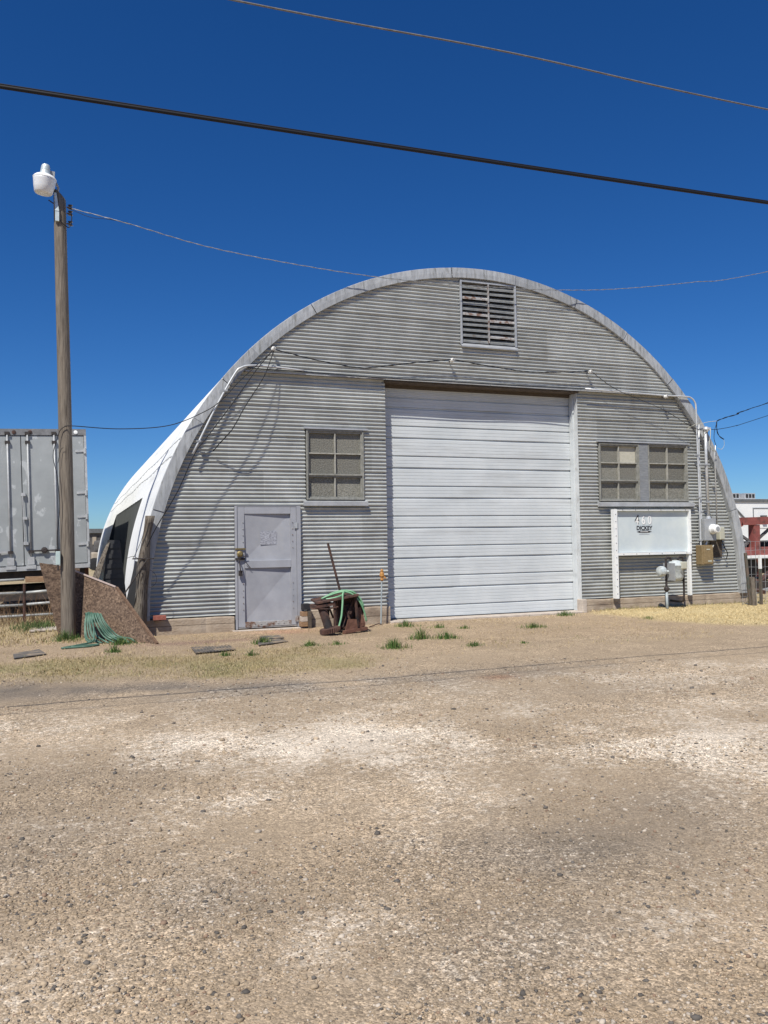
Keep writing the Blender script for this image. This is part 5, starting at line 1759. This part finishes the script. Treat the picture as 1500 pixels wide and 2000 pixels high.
for k, (a, b) in enumerate(((-1.365, -0.055), (-TW + 0.055, -1.375))):
    d = tp('rear_door', 'trailer', lambda m: m.box(a, b, 0.0, 0.05, 0.02, TH - 0.15), bevel=0.006)
    def rods(xs):
        for x in xs:
            tp('lock_rod', 'trailer_frame', lambda m: (m.tube([(x, -0.04, 0.06), (x, -0.04, TH - 0.10)], 0.018, 8)), d, True)
            tp('rod_bracket', 'iron', lambda m: [m.box(x - 0.05, x + 0.05, -0.062, -0.002, z - 0.03, z + 0.03) for z in (TH - 0.30, TH - 0.10, 0.32)], d)
            tp('rod_keeper', 'trailer_frame', lambda m: (m.box(x - 0.07, x + 0.07, -0.065, -0.001, 0.03, 0.20), m.box(x - 0.10, x + 0.10, -0.07, 0.0, -0.06, 0.02)), d)
    if k == 0:
        rods((-1.23, -0.68))
        tp('door_handle', 'trailer_frame', lambda m: (m.tube([(-1.34, -0.07, 0.5), (-1.36, -0.07, 1.6)], 0.013, 6), m.box(-1.39, -1.30, -0.08, 0.0, 1.55, 1.62), m.box(-1.37, -1.28, -0.08, 0.0, 1.03, 1.09), m.box(-1.37, -1.27, -0.08, 0.0, 0.47, 0.54)), d)
        tp('latch', 'iron', lambda m: (m.bar((-1.2, -0.05, 0.33), (-0.72, -0.05, 0.33), 0.02, 0.035), m.lathe((-0.95, -0.05, 0.34), [(0.07, 0.04), (0.07, -0.02), (0.03, -0.03)], 10, 'y')), d)
        for z in (2.55, 1.60, 1.06, 0.44):
            tp('door_hinge', 'trailer_frame', lambda m: (m.bar((-0.24, -0.012, z), (-0.02, -0.012, z + 0.01), 0.02, 0.05), m.lathe((-0.035, -0.03, z), [(0.03, -0.06), (0.03, 0.06)], 8)), d)
    else:
        rods((-1.64, -2.2))
        tp('latch', 'trailer_frame', lambda m: (m.bar((-2.15, -0.05, 0.30), (-1.65, -0.05, 0.34), 0.02, 0.04), m.lathe((-1.92, -0.05, 0.31), [(0.07, 0.04), (0.07, -0.02), (0.03, -0.03)], 10, 'y')), d)
tp('door_seal', 'black', lambda m: m.box(-1.376, -1.362, -0.004, 0.03, 0.02, TH - 0.15))
for x in (-1.83, -1.50, -1.17, -0.22):
    tp('marker_light', 'rust' if x < -0.5 else 'sticker', lambda m: m.lathe((x, -0.02, TH - 0.075), [(0.045, 0.0), (0.04, -0.015), (0.01, -0.02)], 12, 'y'))
tp('bumper_plate', 'trailer_frame', lambda m: m.box(-0.42, -0.01, -0.06, -0.051, -0.09, -0.01))
tp('underframe', 'under', lambda m: (m.box(-2.5, -0.12, 0.1, 12.3, -0.28, -0.105), m.box(-2.2, -0.4, 1.8, 2.0, -0.62, -0.5), m.box(-2.2, -0.4, 3.1, 3.3, -0.62, -0.5), m.box(-2.3, -0.3, 0.02, 0.12, -0.75, -0.6)))
for y in (1.9, 3.2):
    for xa, xb in ((-0.45, -0.17), (-2.45, -2.17)):
        w = tp('wheel', 'black', lambda m: m.lathe((0, y, -0.57), [(0.30, xa), (0.48, xa + 0.03), (0.51, xa + 0.08), (0.51, xb - 0.08), (0.48, xb - 0.03), (0.30, xb)], 24, 'x'))
        tp('rim', 'under', lambda m: m.lathe((0, y, -0.57), [(0.29, xa + 0.01), (0.1, xa - 0.02), (0.1, xb + 0.02), (0.29, xb - 0.01)], 16, 'x'), w)
tp('mud_flap', 'rust_red', lambda m: (m.box(-0.46, -0.03, 0.30, 0.34, -0.48, -0.105), m.lathe((-0.38, 0.28, -0.2), [(0.075, 0.0), (0.075, -0.02), (0.04, -0.03)], 12, 'y')))

# ------------------------------------------------------------------ right side: fence, red machine, white building
fn = thing('wire_fence', (13.5, 13.45, 0), 'wire mesh stock fence with green T posts at the right hut corner', 'fence')
m = MB()
m.bar((13.12, 13.42, 1.12), (13.20, 13.40, -0.1), 0.045, 0.05)
m.build('fence_post', 'tpost', fn)
m = MB()
m.bar((13.20, 13.36, 0.62), (13.24, 13.35, -0.1), 0.10, 0.09)
m.build('wood_post', 'cedar', fn)
m = MB()
m.bar((13.545, 13.46, 0.78), (13.545, 13.46, -0.1), 0.045, 0.05)
m.build('fence_post', 'tpost', fn)
m = MB()
m.bar((13.545, 13.46, 0.782), (13.545, 13.46, 1.07), 0.046, 0.051)
m.build('post_top', 'white', fn)
for x in (15.4, 17.2):
    m = MB()
    m.bar((x, 13.5, 1.1), (x, 13.5, -0.1), 0.045, 0.05)
    m.build('fence_post', 'tpost', fn)
m = MB()
for k in range(38):
    x = 13.12 + k * 0.125
    m.tube([(x, 13.53, 0.02), (x + 0.01, 13.53, 1.36 + 0.004 * math.sin(k * 2.2))], 0.0038, 4, False)
for z in (0.06, 0.2, 0.35, 0.5, 0.66, 0.82, 0.99, 1.17, 1.35):
    m.tube([(13.10 + 0.3 * i, 13.526, z + 0.008 * math.sin(i * 1.9 + z * 9)) for i in range(17)], 0.0038, 4, False)
wo = m.build('wire_mesh', 'wire_bright', fn)
wo['kind'] = 'stuff'
jk = thing('scrap_heap', (16.5, 16.6, 0), 'dark scrap iron pieces lying behind the wire fence', 'scrap')
for k in range(26):
    m = MB()
    x, y = random.uniform(14.2, 19.5), random.uniform(15.0, 18.5)
    a = random.uniform(0, 3.14)
    l = random.uniform(0.3, 0.9)
    z = random.uniform(0.05, 0.3)
    m.bar((x - l * math.cos(a), y - l * math.sin(a), z * random.uniform(0.3, 1)), (x + l * math.cos(a), y + l * math.sin(a), z + random.uniform(0, 0.25)), random.uniform(0.05, 0.16), random.uniform(0.05, 0.25))
    m.build('scrap_bar', random.choice(['rust', 'iron', 'under', 'gate', 'rust']), jk)

rm = thing('steel_frame_rig', (22.5, 22, 0), 'red painted steel frame of farm equipment behind the fence', 'farm equipment')
def rp(name, mt_, *bars):
    m = MB()
    for a, b, w, h in bars:
        m.bar(a, b, w, h)
    return m.build(name, mt_, rm)
rp('top_beam', 'machine_red', ((20.6, 22, 1.70), (21.3, 22, 1.95), 0.25, 0.26), ((21.28, 22, 1.98), (25.5, 22, 2.06), 0.25, 0.26))
rp('column', 'machine_red', ((21.92, 22.02, 0.1), (21.95, 22.02, 1.86), 0.26, 0.26))
rp('column', 'machine_red', ((23.5, 22.02, 0.1), (23.5, 22.02, 1.88), 0.26, 0.26))
rp('lower_beam', 'machine_red', ((21.1, 21.95, 0.95), (25.5, 21.95, 1.0), 0.2, 0.28))
rp('brace', 'junk', ((21.1, 22.1, 1.70), (21.95, 22.1, 1.22), 0.08, 0.08))
rp('brace', 'junk', ((21.95, 22.1, 1.22), (22.9, 22.1, 1.85), 0.08, 0.08))
rp('brace', 'junk', ((21.2, 22.12, 0.95), (22.0, 22.12, 1.4), 0.08, 0.08))
rp('deck_plank', 'white', ((20.9, 21.6, 0.78), (25.5, 21.6, 0.80), 0.5, 0.08))
rp('engine', 'under', ((21.0, 22.9, 1.12), (25.0, 22.9, 1.15), 0.8, 0.35), ((20.9, 22.5, 0.45), (25.2, 22.5, 0.45), 1.0, 0.5))
for x in (21.4, 24.3):
    m = MB()
    m.lathe((x, 21.7, 0.42), [(0.18, 0.0), (0.38, 0.03), (0.42, 0.09), (0.38, 0.17), (0.18, 0.2)], 20, 'y')
    m.build('tyre', 'black', rm)

wb = thing('white_building', (45, 42, 0), 'long white flat roofed building far behind the right side of the hut', 'building')
def wp(name, mt_, fn_):
    m = MB()
    fn_(m)
    return m.build(name, mt_, wb)
wp('wall', 'bright_wall', lambda m: m.box(33, 70, 40, 58, -0.1, 3.62))
wp('parapet', 'parapet', lambda m: m.box(32.9, 70.1, 39.93, 58.1, 3.625, 3.80))
wp('roof_deck', 'bright_wall', lambda m: m.box(33.2, 69.8, 40.3, 57.8, 3.801, 3.83))
for k, x0 in enumerate((38.72, 40.0, 44.0)):
    u = wp('roof_unit', 'trailer_frame', lambda m: m.box(x0, x0 + 0.85, 40.8, 42.0, 3.83, 4.22))
    for q in range(3):
        m = MB()
        xx = x0 + 0.08 + q * 0.26
        m.box(xx, xx + 0.18, 40.79, 40.80, 3.92, 4.16)
        m.build('louvre', 'dark', u)
for x0 in (39.85, 44.2):
    w = wp('window', 'grey_wood', lambda m: (m.box(x0 - 0.05, x0 + 1.9, 39.95, 39.999, 3.20, 3.26), m.box(x0 - 0.05, x0, 39.95, 39.999, 2.0, 3.1995)))
    m = MB()
    m.box(x0 + 0.001, x0 + 1.85, 39.97, 39.998, 2.0, 3.198)
    m.build('pane', 'bright_wall', w)
wp('wall_lamp', 'junk', lambda m: m.box(40.35, 40.65, 39.7, 39.96, 2.55, 2.78))
wp('downpipe', 'parapet', lambda m: m.bar((38.3, 39.93, 3.3), (39.8, 39.93, 2.0), 0.06, 0.06))

# ------------------------------------------------------------------ far off, between trailer and hut
fs = thing('far_shed', (1.9, 70, 0), 'dark low shed far off between trailer and hut', 'shed')
m = MB()
m.box(1.2, 4.6, 70, 76, 0, 2.6)
m.build('wall', 'junk', fs)
m = MB()
m.box(1.0, 4.8, 69.8, 76.2, 2.605, 2.95)
m.build('roof', 'parapet', fs)
m = MB()
m.box(1.85, 2.15, 69.95, 69.999, 1.7, 2.3)
m.build('window', 'far_tan', fs)
ft = thing('parked_truck', (1.8, 56, 0), 'dark old truck parked far off between trailer and hut', 'truck')
m = MB()
m.box(1.45, 2.6, 56.0, 59, 0.45, 1.15)
m.build('body', 'far_tan', ft, bevel=0.08)
m = MB()
m.box(1.62, 2.6, 56.1, 58, 1.152, 1.9)
m.build('cab', 'junk', ft, bevel=0.12)
for x in (1.5, 2.3):
    m = MB()
    m.lathe((x + 0.1, 55.95, 0.4), [(0.2, 0.0), (0.4, 0.02), (0.4, 0.2), (0.2, 0.22)], 16, 'y')
    m.build('wheel', 'black', ft)
for k, (x, h) in enumerate(((-60, 6), (-35, 5), (140, 5), (210, 7))):
    pass
